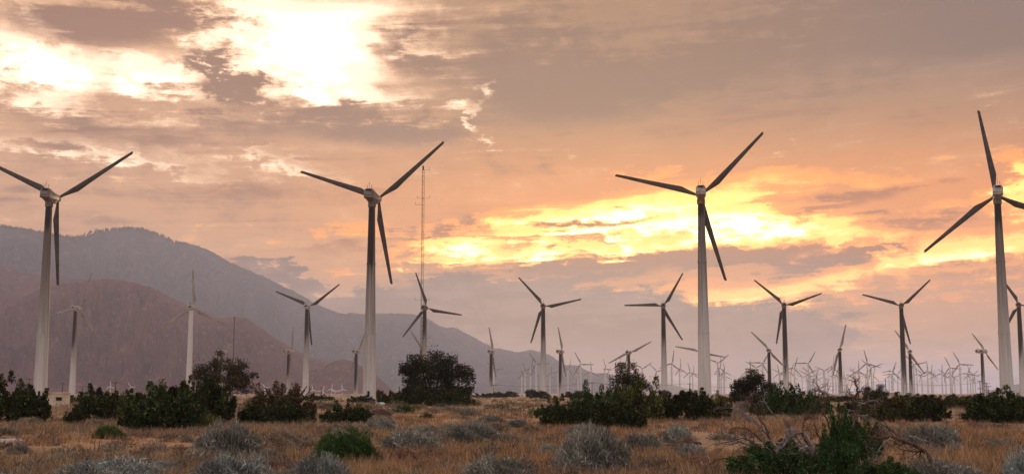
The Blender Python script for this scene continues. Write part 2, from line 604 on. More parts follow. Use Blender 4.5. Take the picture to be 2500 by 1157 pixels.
def foliage_mat(name, translucent=0.25, var=0.35):
    m = new_mat(name)
    t = attr('tint', 'GEOMETRY', 'Color')
    hsv = S.nt.nodes.new('ShaderNodeHueSaturation')
    S.nt.links.new(t.s, hsv.inputs['Color'])
    r = objrand()
    S.nt.links.new((r * var + (1.0 - var / 2)).s, hsv.inputs['Value'])
    S.nt.links.new((objrand() * 0.03 + 0.485).s, hsv.inputs['Hue'])
    return finish(m, S(hsv.outputs[0]), 0.75, spec=0.15, translucent=translucent)


M['foliage'] = foliage_mat('foliage')
M['grass'] = foliage_mat('dry_grass', 0.3, 0.0)


# ------------------------------------------------------------------ ground
def ground_z(x, y):
    x, y = np.asarray(x, float), np.asarray(y, float)
    fade = np.clip((320 - y) / 200, 0, 1) * np.clip((y - 8) / 12, 0, 1)
    a = (fbm(x * 0.05, y * 0.05, 3, 3) - 0.5) * 0.9 + (fbm(x * 0.25, y * 0.25, 5, 2) - 0.5) * 0.22
    return a * fade * 0.8


def gz(x, y):
    return float(ground_z(np.array([x]), np.array([y]))[0])


def make_ground():
    ys = np.concatenate([np.linspace(-900, 0, 6)[:-1], np.linspace(0, 120, 160), np.geomspace(121, 13000, 120)])
    us = np.linspace(-1, 1, 181)
    us = np.sign(us) * np.abs(us) ** 1.0
    half = np.maximum(60, np.abs(ys) * 0.62)
    half = np.where(ys < 1, 900, half)
    half = np.minimum(half + 30, 9000)
    gx = us[None, :] * half[:, None]
    gy = np.repeat(ys[:, None], len(us), 1)
    z = ground_z(gx, gy)
    v = np.stack([gx, gy, z], -1).reshape(-1, 3)
    nr, nc = gx.shape
    i = np.arange((nr - 1) * nc).reshape(nr - 1, nc)[:, :-1].ravel()
    f = np.stack([i, i + 1, i + nc + 1, i + nc], 1)
    m = new_mat('desert_soil')
    p = poscoord()
    big = noise(p, 0.012, 5, 0.6)
    med = noise(p, 0.11, 6, 0.62)
    fine = noise(p, 1.6, 7, 0.7)
    c = mixc(smooth(med, 0.38, 0.62), srgb(168, 134, 102), srgb(140, 112, 90))
    c = mixc(smooth(big, 0.45, 0.62) * 0.6, c, srgb(168, 142, 118))
    c = mixc(smooth(fine, 0.5, 0.7) * 0.5, c, srgb(96, 76, 60))
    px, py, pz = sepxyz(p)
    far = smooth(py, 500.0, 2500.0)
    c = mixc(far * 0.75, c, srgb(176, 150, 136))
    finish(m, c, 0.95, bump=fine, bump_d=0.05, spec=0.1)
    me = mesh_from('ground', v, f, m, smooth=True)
    o = link('ground', me)
    tag(o, 'wide flat desert floor of sandy brown soil under the dry grass', kind='structure')


make_ground()


# ------------------------------------------------------------------ mountains
def mountain_mat(name, c1, c2, c3, s):
    m = new_mat(name)
    p = poscoord()
    a = noise(p, s, 8, 0.62)
    b = noise(p, s * 7, 6, 0.7)
    d = noise(p, s * 22, 5, 0.7)
    c = mixc(smooth(a, 0.35, 0.65), c1, c2)
    g = noise(p, s * 2.2, 6, 0.6)
    c = mixc(smooth(g, 0.5, 0.62) * 0.5, c, (c1[0] * 0.55, c1[1] * 0.6, c1[2] * 0.6))
    c = mixc(smooth(b, 0.52, 0.66) * 0.6, c, c3)
    c = mixc(smooth(d, 0.5, 0.68) * 0.6, c, (c1[0] * 0.35, c1[1] * 0.35, c1[2] * 0.35))
    return finish(m, c, 1.0, bump=b, bump_d=40.0, spec=0.0)


def mountain(name, label, prof, dist, width, mat, spur=0.3, kx=9.0, crest=1.5, seed=1, skew=0.6, ncol=520, foot=-4.0):
    """prof: (px, py) crest line; dist: y distance of the crest at the ends; width: how far the front slope reaches"""
    xs = np.array([p[0] for p in prof], float)
    pys = np.array([p[1] for p in prof], float)
    px = np.linspace(xs[0], xs[-1], ncol)
    # smooth interpolation of the crest, with natural roughness
    py = np.interp(px, xs, pys)
    ker = np.hanning(9)
    py_s = np.convolve(np.pad(py, 4, mode='edge'), ker / ker.sum(), mode='valid')
    n1 = (fbm(px * 0.03, px * 0 + seed, seed, 5, 0.6) - 0.5) * 8 * crest
    n2 = (fbm(px * 0.16, px * 0 + seed * 2, seed + 9, 3, 0.6) - 0.5) * 3.0 * crest
    taper = np.clip((955 - py_s) / 40, 0, 1)
    py_s = py_s + (n1 + n2) * taper
    frac = (px - px[0]) / (px[-1] - px[0])
    dc = dist[0] + (dist[1] - dist[0]) * frac
    dc = dc * (1 + 0.05 * (fbm(px * 0.008, px * 0 + 3.3, seed + 4, 3) - 0.5))
    u = (px - 1250) / FPX
    v = (578.5 - py_s) / FPX
    cp, sp = math.cos(PITCH), math.sin(PITCH)
    fy, fz = cp - v * sp, sp + v * cp
    tx = u / fy                              # x per unit y
    H = np.maximum(EYE + dc * fz / fy, 1.0)
    rows_f = np.linspace(0, 1, 90)
    V = []
    for t in np.concatenate([np.linspace(-0.35, -0.02, 7), rows_f]):
        if t < 0:
            y = dc - width * t
            z = H * (1 + t * 1.9) + (fbm(px * 0.02, px * 0 + t * 5, seed + 2, 3) - 0.5) * H * 0.1 * min(1, -t * 4)
            z = np.minimum(z, H * (y / dc) - H * 0.02 * (-t) * 10)
        else:
            y = dc - width * t
            base = H * ((1 - t) ** 1.25)
            su = u * kx * 3.2 + skew * t * 1.6 + 0.5 * fbm(px * 0.01, px * 0 + t * 3, seed + 7, 3)
            r = ridged(su, px * 0 + t * 1.9 + seed, seed, 5) - 0.62
            r2 = ridged(su * 2.7 - skew * t * 3.0, px * 0 + t * 6.0, seed + 21, 4) - 0.6
            env = (t ** 0.75) * ((1 - t) ** 0.75) * 1.9
            z = base + H * spur * env * (r * 1.35 + r2 * 0.6)
            z = np.maximum(z, foot)
            lim = EYE + (H - EYE) * (y / dc)          # never above the crest line
            z = np.minimum(z, lim - 0.02 * H * t)
        if t >= 0.999:
            z = np.full_like(px, foot)
        V.append(np.stack([tx * y, y, z], -1))
    V = np.array(V)
    nr, nc = V.shape[:2]
    i = np.arange((nr - 1) * nc).reshape(nr - 1, nc)[:, :-1].ravel()
    f = np.stack([i, i + nc, i + nc + 1, i + 1], 1)
    me = mesh_from(name, V.reshape(-1, 3), f, mat, smooth=True)
    o = link(name, me)
    tag(o, label, kind='structure')
    return px, V[7]


mm_far = mountain_mat('mountain_far', srgb(82, 80, 94), srgb(102, 98, 110), srgb(146, 136, 142), 0.0022)
mm_red = mountain_mat('mountain_red', srgb(114, 76, 78), srgb(134, 90, 90), srgb(170, 134, 130), 0.004)
mm_low = mountain_mat('mountain_low', srgb(122, 88, 84), srgb(140, 104, 98), srgb(176, 144, 134), 0.008)
crest_px, crest_v = mountain('mountain', 'tall hazy blue-grey mountain at the back left with a tree-fringed crest falling away to the right',
    [(-620, 640), (-400, 600), (-150, 570), (0, 556), (60, 563), (120, 573), (190, 583), (230, 571), (290, 561), (340, 561), (385, 573), (420, 593), (500, 606), (545, 632), (590, 652),
     (640, 672), (690, 697), (730, 716), (770, 741), (830, 764), (900, 766), (960, 765), (1005, 763), (1050, 780), (1075, 797), (1120, 803), (1160, 824), (1205, 848), (1260, 857), (1300, 855),
     (1340, 864), (1365, 880), (1380, 892), (1396, 890), (1412, 893), (1428, 902), (1445, 910), (1478, 909), (1500, 918), (1520, 930), (1545, 945), (1575, 958), (1600, 960)],
    (7000, 9300), 2500, mm_far, 0.42, 10, 1.0, 3, 0.8, 760)
mountain('mountain', 'faint pale ridge low on the horizon behind the far turbines left of the third giant turbine',
         [(1470, 962), (1520, 953), (1550, 946), (1578, 937), (1605, 935), (1625, 936), (1650, 941), (1680, 949), (1720, 957), (1745, 962)], (11500, 11800), 1500, mm_far, 0.15, 10, 0.5, 8, 0.5, 160)
mountain('mountain', 'faint pale hill low on the horizon at the right edge',
         [(2370, 962), (2420, 952), (2470, 939), (2530, 933), (2640, 944), (2800, 936), (3000, 955)], (11000, 10500), 1500, mm_far, 0.15, 10, 0.5, 12, 0.5, 160)
mountain('mountain', 'pinkish middle ridge at the left edge behind the red-brown mountain',
         [(-620, 600), (-300, 632), (0, 648), (60, 666), (120, 672), (180, 680), (260, 690), (340, 720), (460, 800), (560, 880), (640, 950)], (6000, 5600), 1300, mm_red, 0.26, 12, 1.0, 5, 0.5, 420)
mountain('mountain', 'small pinkish hump between the red-brown mountain and the dark rounded hill',
         [(640, 955), (690, 900), (720, 880), (750, 874), (790, 878), (815, 888), (850, 910), (900, 955)], (5400, 5400), 700, mm_red, 0.2, 12, 0.8, 6, 0.4, 160)
mountain('mountain', 'broad red-brown mountain in front of the tall hazy one, ridged with gullies',
         [(-620, 690), (-300, 770), (-100, 765), (0, 744), (60, 722), (100, 706), (160, 690), (220, 684), (265, 678), (330, 688), (370, 702), (420, 728), (480, 758), (540, 775), (600, 776), (640, 802),
          (690, 836), (730, 858), (765, 876), (800, 896), (840, 922), (880, 950), (900, 960)], (4900, 4500), 1300, mm_red, 0.62, 13, 1.4, 9, 0.7, 700)
mountain('mountain', 'dark rounded hill dotted with scrub beside the second giant turbine',
         [(735, 960), (760, 932), (780, 905), (805, 885), (840, 875), (868, 884), (900, 905), (930, 926), (950, 945), (965, 958), (975, 962)], (3900, 3850), 350, mm_low, 0.16, 16, 0.7, 14, 0.4, 220)


# trees fringing the crest of the tall mountain
def ridge_forest():
    V, F = [], []
    sel = np.where((crest_px > -300) & (crest_px < 480))[0]
    for _ in range(900):
        i = int(rng.choice(sel))
        p = crest_v[i] + np.array([rng.uniform(-14, 14), rng.uniform(-60, 30), -3.0])
        h, r = rng.uniform(9, 24), rng.uniform(3.5, 7)
        n = 5
        o = len(V)
        for k in range(n):
            V.append(p + np.array([r * math.cos(k * 1.2566), r * math.sin(k * 1.2566), 0]))
        for k in range(n):
            V.append(p + np.array([r * .55 * math.cos(k * 1.2566 + .6), r * .55 * math.sin(k * 1.2566 + .6), h * .55]))
        V.append(p + np.array([0, 0, h]))
        for k in range(n):
            j = (k + 1) % n
            F.append((o + k, o + j, o + n + k))
            F.append((o + j, o + n + j, o + n + k))
            F.append((o + n + k, o + n + j, o + 2 * n))
    me = mesh_from('ridge_forest', V, F, M['ridge'])
    tag(link('ridge_forest', me), 'fringe of tiny dark trees along the crest of the tall hazy mountain', 'forest', kind='stuff')


M['ridge'] = finish(new_mat('ridge_trees'), (0.03, 0.035, 0.028), 1.0, spec=0.0)
ridge_forest()


# ------------------------------------------------------------------ haze
def haze():
    mb = MB()
    mb.box(-9500, 9500, -1000, 13200, -6.0, 1060)
    m = bpy.data.materials.new('desert_haze')
    m.use_nodes = True
    t = m.node_tree
    t.nodes.clear()
    pv = t.nodes.new('ShaderNodeVolumePrincipled')
    pv.inputs['Color'].default_value = (0.67, 0.76, 1.0, 1)
    pv.inputs['Density'].default_value = HAZE
    pv.inputs['Anisotropy'].default_value = 0.5
    out = t.nodes.new('ShaderNodeOutputMaterial')
    t.links.new(pv.outputs[0], out.inputs['Volume'])
    o = link('haze', mb.mesh('haze', m))
    tag(o, 'pale dusty haze filling the air over the valley', kind='stuff')


HAZE = 8.0e-5
haze()
# === END OF STRUCTURE ===


# ------------------------------------------------------------------ wind turbines
def lathe_section(z0, z1, r_of_z, lip=True, n=28):
    mb = MB()
    zs = [z0] + [z0 + (z1 - z0) * k / 4 for k in (1, 2, 3)] + [z1]
    rings = [ring(r_of_z(z), z, n) for z in zs]
    if lip:
        rr = r_of_z(z0)
        rings = [ring(rr + 0.09, z0 - 0.15, n), ring(rr + 0.09, z0 + 0.2, n), ring(rr, z0 + 0.22, n)] + rings[1:]
    mb.loft(rings)
    return mb.mesh('tower_section', M['tower'], True, 35)


def blade_mesh(Rr, root_d, chord_max, at_max, chord_tip, mat, name='blade', n=10, thick0=1.0):
    """along +Z; leading edge towards -X, trailing edge towards +X; flat face looks along Y"""
    mb = MB()
    rings = []
    st = [0.025, 0.07, at_max * 0.62, at_max, at_max + 0.14, 0.55, 0.75, 0.9, 0.985, 1.0]
    for s in st:
        if s <= 0.07:
            c, th = root_d, root_d * thick0
        elif s <= at_max:
            q = (s - 0.07) / (at_max - 0.07)
            q = q * q * (3 - 2 * q)
            c, th = root_d + (chord_max - root_d) * q, root_d * (1 - q) + chord_max * 0.24 * q
        else:
            q = (s - at_max) / (1 - at_max)
            c = chord_max + (chord_tip - chord_max) * q ** 0.85
            th = c * (0.24 - 0.1 * q)
        if s == 1.0:
            c, th = c * 0.6, th * 0.5
        lead = -root_d * 0.5 if s > 0.07 else -c * 0.5
        lead = lead * (1 - 0.35 * s)
        tw = R(12) * (1 - s) ** 2 if s > 0.1 else 0
        pts = []
        for k in range(n):
            a = 2 * math.pi * k / n
            xx = (0.5 - 0.5 * math.cos(a))                       # 0 leading .. 1 trailing
            prof = math.sin(a) * (1.0 - 0.55 * xx) * (1.15 if s > 0.1 else 1.0)
            if s <= 0.07:
                prof = math.sin(a)
            X_, Y_ = lead + xx * c, 0.5 * th * prof
            pts.append((X_ * math.cos(tw) - Y_ * math.sin(tw), X_ * math.sin(tw) + Y_ * math.cos(tw), s * Rr))
        rings.append(pts)
    mb.loft(rings)
    return mb.mesh(name, mat, True, 50)


def section8(y, wb, wt, zb, zt, zsh, wsh=None):
    """octagonal nacelle slice: bottom half-width wb, shoulder half-width wsh at height zsh, roof half-width wt"""
    wsh = wsh or wb
    return [(-wb * .8, y, zb), (wb * .8, y, zb), (wb, y, zb + .18), (wsh, y, zsh), (wt, y, zt), (-wt, y, zt), (-wsh, y, zsh), (-wb, y, zb + .18)]


class Kind:
    pass


# --- giant turbines (50 m hub, 3 blades, box nacelle with a raised tail) ---
A = Kind()
A.hub = 50.0
A.top = 48.25
A.over = 5.6
rA = lambda z: 1.62 - 0.85 * z / 48.25
A.sections = [lathe_section(0, 16, rA, False), lathe_section(16, 33, rA), lathe_section(33, 48.25, rA)]
mb = MB()
mb.loft([section8(-3.3, 1.05, .72, -1.05, 1.1, .55, 1.12), section8(-3.15, 1.18, .8, -1.2, 1.2, .6, 1.2), section8(-1.1, 1.2, .78, -1.2, 1.2, .5, 1.2),
         section8(-.6, 1.2, .8, -1.2, .95, .4, 1.2), section8(2.2, 1.1, .7, -1.0, .72, .3, 1.1), section8(4.7, .72, .5, -.72, .62, .2, .78)])
mb.loft([[(-1.0, -2.2, -1.2), (1.0, -2.2, -1.2), (1.0, 2.4, -1.15), (-1.0, 2.4, -1.15)], [(-.75, -.75, -1.76), (.75, -.75, -1.76), (.75, .75, -1.76), (-.75, .75, -1.76)]])
mb.loft([[(-.9, .5, -1.18), (.9, .5, -1.18), (.75, 3.8, -.85), (-.75, 3.8, -.85)], [(-.8, .9, -1.3), (.8, .9, -1.3), (.62, 3.1, -1.75), (-.62, 3.1, -1.75)]])
A.nacelle = mb.mesh('nacelle', M['nacelle'])
A.nacelle_dirty = A.nacelle.copy()
A.nacelle_dirty.materials[0] = M['nacelle_grey']
mb = MB()
mb.loft([[(-.70, -3.36, .62), (.70, -3.36, .62), (.56, -3.34, 1.06), (-.56, -3.34, 1.06)], [(-.70, -3.1, .62), (.70, -3.1, .62), (.56, -3.1, 1.06), (-.56, -3.1, 1.06)]])
A.vent = mb.mesh('vent', M['dark'])
mb = MB()
mb.box(-.9, .9, -3.39, -3.3, -.45, -.38)
mb.box(-1.16, 1.16, -3.37, -3.2, -1.12, -1.02)
A.trim = mb.mesh('panel_seam', M['dark'])
mb = MB()
mb.tube([(0, 0, 0), (0, 0, 2.0)], [.045, .03], 5)
mb.box(-.12, .12, -.03, .03, 1.2, 1.26)
A.mast_long = mb.mesh('antenna', M['steel'])
mb = MB()
mb.tube([(0, 0, 0), (0, 0, .85)], [.045, .045], 5)
mb.tube([(0, 0, .85), (0, 0, 1.0)], [.1, .06], 6)
A.mast_short = mb.mesh('antenna', M['steel'])
mb = MB()
mb.loft([[(0.55 * s * math.cos(a), y, 0.55 * s * math.sin(a)) for a in [2 * math.pi * k / 18 for k in range(18)]]
         for (y, s) in ((4.6, 1.15), (4.9, 1.55), (5.6, 1.65), (6.2, 1.5), (6.7, 1.0), (6.95, .3))])
A.hubm = mb.mesh('hub', M['nacelle'], True, 40)
A.blade = blade_mesh(21.8, .72, 1.55, .24, .62, M['blade'])
mb = MB()
mb.loft([ring(.86, 47.0, 28), ring(.98, 47.15, 28), ring(.98, 48.2, 28), ring(.86, 48.25, 28)])
A.yaw_ring = mb.mesh('yaw_ring', M['rust_ring'], True, 35)
A.yaw_ring_plain = A.yaw_ring.copy()
A.yaw_ring_plain.materials[0] = M['nacelle_dirty']
mb = MB()
mb.box(-.28, .28, -1.68, -1.52, .9, 2.3)
A.door = mb.mesh('door', M['dark'])

# --- middle row and the far field: barrel nacelle, 3 blades, narrow-necked blades ---
B = Kind()
B.hub = 50.0
B.top = 48.5
B.over = 3.1
rB = lambda z: 1.8 - 0.7 * z / 48.5
B.sections = [lathe_section(0, 17, rB, False, 20), lathe_section(17, 34, rB, True, 20), lathe_section(34, 48.5, rB, True, 20)]
mb = MB()


def barrel(mb, secs, n=8, ph=math.pi / 8, sq=1.0):
    mb.loft([[(r * math.cos(2 * math.pi * k / n + ph), y, zc + r * sq * math.sin(2 * math.pi * k / n + ph)) for k in range(n)] for (y, r, zc) in secs])


barrel(mb, [(-2.7, 1.15, -.05), (-2.4, 1.5, 0), (1.4, 1.5, 0), (2.3, 1.15, 0), (2.45, .9, 0)])
mb.loft([ring(1.15, -1.75, 12), ring(1.2, -1.2, 12)])
B.nacelle = mb.mesh('nacelle', M['nacelle'])
B.nacelle_dirty = B.nacelle.copy()
B.nacelle_dirty.materials[0] = M['nacelle_dirty']
mb = MB()
mb.box(-.7, .7, -2.76, -2.6, -.35, .5)
B.vent = mb.mesh('vent', M['dark'])
mb = MB()
mb.tube([(0, 0, 0), (0, 0, 1.6)], [.06, .05], 5)
B.mast = mb.mesh('antenna', M['steel'])
mb = MB()
barrel(mb, [(2.4, .7, 0), (2.7, .95, 0), (3.4, .95, 0), (3.9, .7, 0), (4.2, .2, 0)], 14)
B.hubm = mb.mesh('hub', M['nacelle'], True, 40)
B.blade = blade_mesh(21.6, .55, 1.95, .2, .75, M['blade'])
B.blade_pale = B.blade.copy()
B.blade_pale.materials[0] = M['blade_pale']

F = Kind()
F.hub, F.top, F.over = 50.0, 48.5, 3.1
F.sections = [lathe_section(0, 48.5, rB, False, 14)]
F.nacelle, F.hubm = B.nacelle, B.hubm
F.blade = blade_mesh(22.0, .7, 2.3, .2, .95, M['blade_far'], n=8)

P = Kind()
P.hub, P.top, P.over = 50.0, 48.5, 3.1
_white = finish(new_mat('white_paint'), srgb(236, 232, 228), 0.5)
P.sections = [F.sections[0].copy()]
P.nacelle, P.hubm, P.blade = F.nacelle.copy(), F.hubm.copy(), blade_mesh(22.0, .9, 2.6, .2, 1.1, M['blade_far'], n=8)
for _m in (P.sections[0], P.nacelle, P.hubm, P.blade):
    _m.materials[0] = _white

# --- small two-bladed turbines with a long barrel nacelle ---
C = Kind()
C.hub, C.top, C.over = 25.5, 24.4, 2.2
rC = lambda z: 1.2 - 0.4 * z / 24.4
C.sections = [lathe_section(0, 12, rC, False, 18), lathe_section(12, 24.4, rC, True, 18)]
mb = MB()
barrel(mb, [(-4.0, .95, -.05), (-3.8, 1.15, 0), (.6, 1.2, 0), (1.2, 1.15, 0)], 10, 0.3, 0.95)
mb.loft([ring(.85, -1.3, 14), ring(.95, -.9, 14)])
C.nacelle = mb.mesh('nacelle', M['nacelle'], True, 40)
mb = MB()
mb.box(1.10, 1.24, -2.3, -1.0, -.35, .45)
mb.box(-1.24, -1.10, -2.3, -1.0, -.35, .45)
mb.box(-.6, .6, -4.06, -3.9, -.35, .35)
C.vent = mb.mesh('vent', M['dark'])
mb = MB()
mb.tube([(0, 0, 0), (0, 0, .9)], [.05, .05], 5)
C.mast = mb.mesh('antenna', M['steel'])
mb = MB()
barrel(mb, [(1.15, 1.0, 0), (1.3, 1.2, 0), (2.6, 1.2, 0), (3.3, .95, 0), (3.7, .4, 0)], 14, 0, 0.95)
C.hubm = mb.mesh('hub', M['nacelle'], True, 40)
C.blade = blade_mesh(14.4, .55, 1.45, .24, .62, M['blade_pale'])


def place_turbine(K, name, label, group, towx, huby, theta, rel_yaw, stain=0.0, dirty=False, pale=False, base_z=0.0, dist=None, size=1.0, nb=None, cat='wind turbine', bscale=1.0, painted_fade=0.0):
    """towx, huby: where the tower axis and the hub stand in the photograph; rel_yaw: turn of the rotor to the right of the line of sight"""
    d = ray(towx, huby)
    if dist is None:
        y = (K.hub * size + base_z - EYE) / (d.z / d.y)
    else:
        y = dist
    P = Vector((0, 0, EYE)) + d * (y / d.y)
    view = math.degrees(math.atan2(P.x, P.y))
    root = bpy.data.objects.new(name, None)
    root.empty_display_size = 2
    COL.objects.link(root)
    root.location = (P.x, P.y, P.z - K.hub * size)
    root.rotation_euler = (0, 0, -R(view + rel_yaw))
    root.scale = (size,) * 3
    tag(root, label, cat, group)
    for k, me in enumerate(K.sections):
        o = link('tower_section' if len(K.sections) > 1 else 'tower', me, root)
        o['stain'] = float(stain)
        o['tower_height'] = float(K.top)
        o['painted_fade'] = float(painted_fade)
    nac = link('nacelle', (K.nacelle_dirty if dirty and hasattr(K, 'nacelle_dirty') else K.nacelle), root, (0, 0, K.hub))
    if hasattr(K, 'vent'):
        link('vent', K.vent, nac)
    if K is A:
        link('panel_seam', A.trim, nac)
        link('antenna', A.mast_long, nac, (0, -2.6, 1.15))
        for xx in (-.55, .55):
            link('antenna', A.mast_short, nac, (xx, -2.4, 1.15))
        link('yaw_ring', A.yaw_ring if not dirty and rel_yaw == 0 else A.yaw_ring_plain, root)
        dr = link('door', A.door, root)
        dr.rotation_euler = (0, 0, R(rel_yaw) * 0.6)
    elif K is B:
        for xx in (-.4, .4):
            link('antenna', B.mast, nac, (xx, -1.8, 1.3))
    elif K is C:
        link('antenna', C.mast, nac, (0, -3.2, 1.05))
    link('hub', K.hubm, root, (0, 0, K.hub))
    bm_ = K.blade_pale if (pale and hasattr(K, 'blade_pale')) else K.blade
    nb = nb or (2 if K is C else 3)
    for k in range(nb):
        link('blade', bm_, root, (0, K.over, K.hub), (0, R(theta + 360.0 * k / nb), 0), (bscale,) * 3)
    return root


GA = 'giant three-bladed wind turbines of the front row'
place_turbine(A, 'wind_turbine', 'giant turbine at the left edge, white tower before the mountains, blades in a Y', GA, 121, 476, 57, 20, 0.16, True, painted_fade=1.0)
place_turbine(A, 'wind_turbine', 'giant turbine left of the lattice mast, dark oil streak down its upper tower', GA, 908.5, 477, 50, 16, 0.42, True, painted_fade=1.0)
place_turbine(A, 'wind_turbine', 'giant turbine against the golden glow, silvery tower with rusty ring under the nacelle', GA, 1711, 469, 45, 0, 0.1, painted_fade=0.75)
place_turbine(A, 'wind_turbine', 'giant turbine at the right edge with one blade pointing almost straight up', GA, 2434, 469, -8, -4, 0.16, painted_fade=0.9)

GB = 'mid-distance three-bladed wind turbines in a row'
for (x, y, th, yw, st, dirty, lab) in (
    (185, 752, 20, 41, .5, False, 'mid-distance turbine beside the leftmost giant tower, black oil streak on its white tower'),
    (467, 750, -3, 20, .0, False, 'clean white mid-distance turbine before the red-brown mountain, one blade straight up'),
    (750, 748, 54, 18, .38, False, 'mid-distance turbine between the red-brown mountain and second giant tower, blades in a Y'),
    (1037, 751, -19, 20, .35, True, 'mid-distance turbine standing right beside the tall lattice mast'),
    (1326, 747, -41, 5, .4, True, 'mid-distance turbine between the lattice mast and the round-topped tree, blade low left'),
    (1619, 746, 31, 0, .45, True, 'mid-distance turbine just left of the silvery giant tower, one blade pointing flat left'),
    (1914, 745, -48, 0, .8, True, 'mid-distance turbine with dark tower behind the round tree right of the silvery giant'),
    (2200, 746, 48, -3, 1.0, True, 'mid-distance turbine with nearly black upper tower, left of the rightmost giant'),
    (2487, 744, -30, 5, .6, True, 'mid-distance turbine cut by the right edge, just behind the rightmost giant tower'),
):
    place_turbine(B, 'wind_turbine', lab, GB, x, y, th, yw, st, dirty, pale=(x < 600), painted_fade=0.0 if x == 467 else 0.8)

GC = 'small two-bladed wind turbines with barrel nacelles'
for (x, y, th, yw, st, lab) in (
    (541, 858, 2, 42, .30, 'small two-bladed turbine rising behind the bushy tree on the left'),
    (705, 858, 3, 40, .32, 'small two-bladed turbine with one blade straight up, before the red-brown mountain foot'),
    (870, 858, 20, 25, .50, 'small two-bladed turbine immediately left of the second giant tower'),
    (1031, 858, -32, 10, .3, 'small two-bladed turbine hidden behind the lattice mast, only its slanting blade showing'),
    (1199, 858, -9, 20, .4, 'small two-bladed turbine alone between the big dark tree and the mid-distance turbine'),
    (1368, 858, -10, 25, .45, 'small two-bladed turbine just right of the mid-distance tower near the scrubby hedge'),
    (1535, 860, 64, 15, .15, 'small two-bladed turbine above the round-topped tree, blades nearly level'),
    (1709, 858, -78, 0, .3, 'small two-bladed turbine whose blades stick out both sides of the silvery giant tower'),
    (1877, 855, -43, 5, .6, 'small two-bladed turbine rising from the round tree right of the silvery giant'),
    (2050, 853, 15, -3, .35, 'small two-bladed turbine with one steep blade, between two dark mid-distance towers'),
    (2221, 858, -32, -3, .4, 'small two-bladed turbine with cream tower, right beside the nearly black mid-distance tower'),
    (2397, 857, -43, 48, .35, 'small two-bladed turbine seen side-on with long barrel nacelle, behind the power poles'),
):
    place_turbine(C, 'small_wind_turbine', lab, GC, x, y, th, yw, st, cat='wind turbine', painted_fade=0.5)

# far field: (tower x, hub y, blade angle, yaw)
FAR = [
    (1205.5, 903, 80, 0), (1273.6, 916, -10, 15), (1282, 908, -14, 15), (1295, 900, 12, 20), (1308.6, 888, -33, 5), (1342.6, 915, 13, 10), (1362, 908, 17, 15), (1386, 900, 20, 55),
    (1411, 914, -40, 30), (1417.5, 888, -28, 5), (1442, 907, 0, 5), (1476, 900, -25, 55), (1480.5, 914, 30, 10), (1527, 886, 7, 10), (1568, 899, 57, 5), (1603, 906, -46, 5),
    (1639.5, 887, 9, 10), (1659, 900, -4, 50), (1684, 908, -13, 8), (1691, 912, 0, 50), (1752, 886, 52, 5), (1756, 898, 0, 50), (1761, 912, 25, 30), (1766.5, 907, -9, 40),
    (1769, 918, -8, 5), (1831, 903, 0, 5), (1845, 897, 62, 0), (1861.5, 886, 31, 0), (1902, 911, -12, 0), (1905, 911, 58, 0), (1930, 908, 20, 0), (1939, 898, 17, 0), (1958, 921, 60, 0),
    (1970, 914, 58, 0), (1973, 887, 31, 0), (1977, 910, 65, 0), (1992, 917, 24, 0), (2010, 920, 0, 0), (2013, 905, 55, 0), (2032, 897, 3, 50), (2040, 915, 20, 30), (2046, 916, 0, 0),
    (2061, 921, -4, 0), (2065, 923, 60, 0), (2096, 905, 1, 0), (2113, 914, 40, -4), (2117, 886, -12, 0), (2127, 897, 70, -3), (2132, 916, 15, -3), (2170, 918, 5, 40), (2176, 914, 28, 0),
    (2179, 905, 22, 0), (2191, 914, 30, 0), (2230, 889, -40, 0), (2238, 912, -12, 0), (2250, 912, 75, 0), (2264, 905, -3, 0), (2273, 911, 8, 0), (2277, 920, 10, 40), (2299, 911, 4, 0),
    (2308, 913, -53, 0), (2319, 897, -24, 0), (2324, 917, 10, 0), (2330, 920, 68, 0), (2343, 888, -26, -3), (2361, 912, 28, 0), (2368, 912, -14, 0), (2374, 916, 48, 0), (2380, 917, 72, 0),
]


def pose(th):
    t = th % 120
    if t <= 5 or t >= 115:
        return 'one blade straight up'
    if 52 <= t <= 68:
        return 'blades in a Y'
    if 22 <= t <= 38:
        return 'one blade level left'
    if 82 <= t <= 98:
        return 'one blade level right'
    return 'top blade leaning right' if t < 60 else 'top blade leaning left'


MARKS = [(1199, 'the lone small two-bladed turbine'), (1326, 'the fifth mid-distance turbine'), (1535, 'the turbine above the round-topped tree'),
         (1619, 'the sixth mid-distance turbine'), (1711, 'the silvery giant tower'), (1914, 'the dark seventh mid-distance turbine'),
         (2050, 'the steep-bladed small turbine'), (2200, 'the nearly black tower'), (2397, 'the side-on small turbine')]
ORD = ['first', 'second', 'third', 'fourth', 'fifth', 'sixth', 'seventh', 'eighth', 'ninth', 'tenth', 'eleventh', 'twelfth', 'thirteenth', 'fourteenth', 'fifteenth', 'sixteenth', 'seventeenth', 'eighteenth']
count = {}
for (x, y, th, yw) in sorted(FAR):
    mk = [m for m in MARKS if m[0] < x][-1]
    count[mk[1]] = count.get(mk[1], 0) + 1
    word = 'far' if y < 900 else 'tiny far'
    lab = f"{word} turbine, {pose(th)}, {ORD[count[mk[1]] - 1]} right of {mk[1]}"
    place_turbine(F, 'distant_wind_turbine', lab, 'far field of white wind turbines in the haze', x, y, th, yw, 0.0)

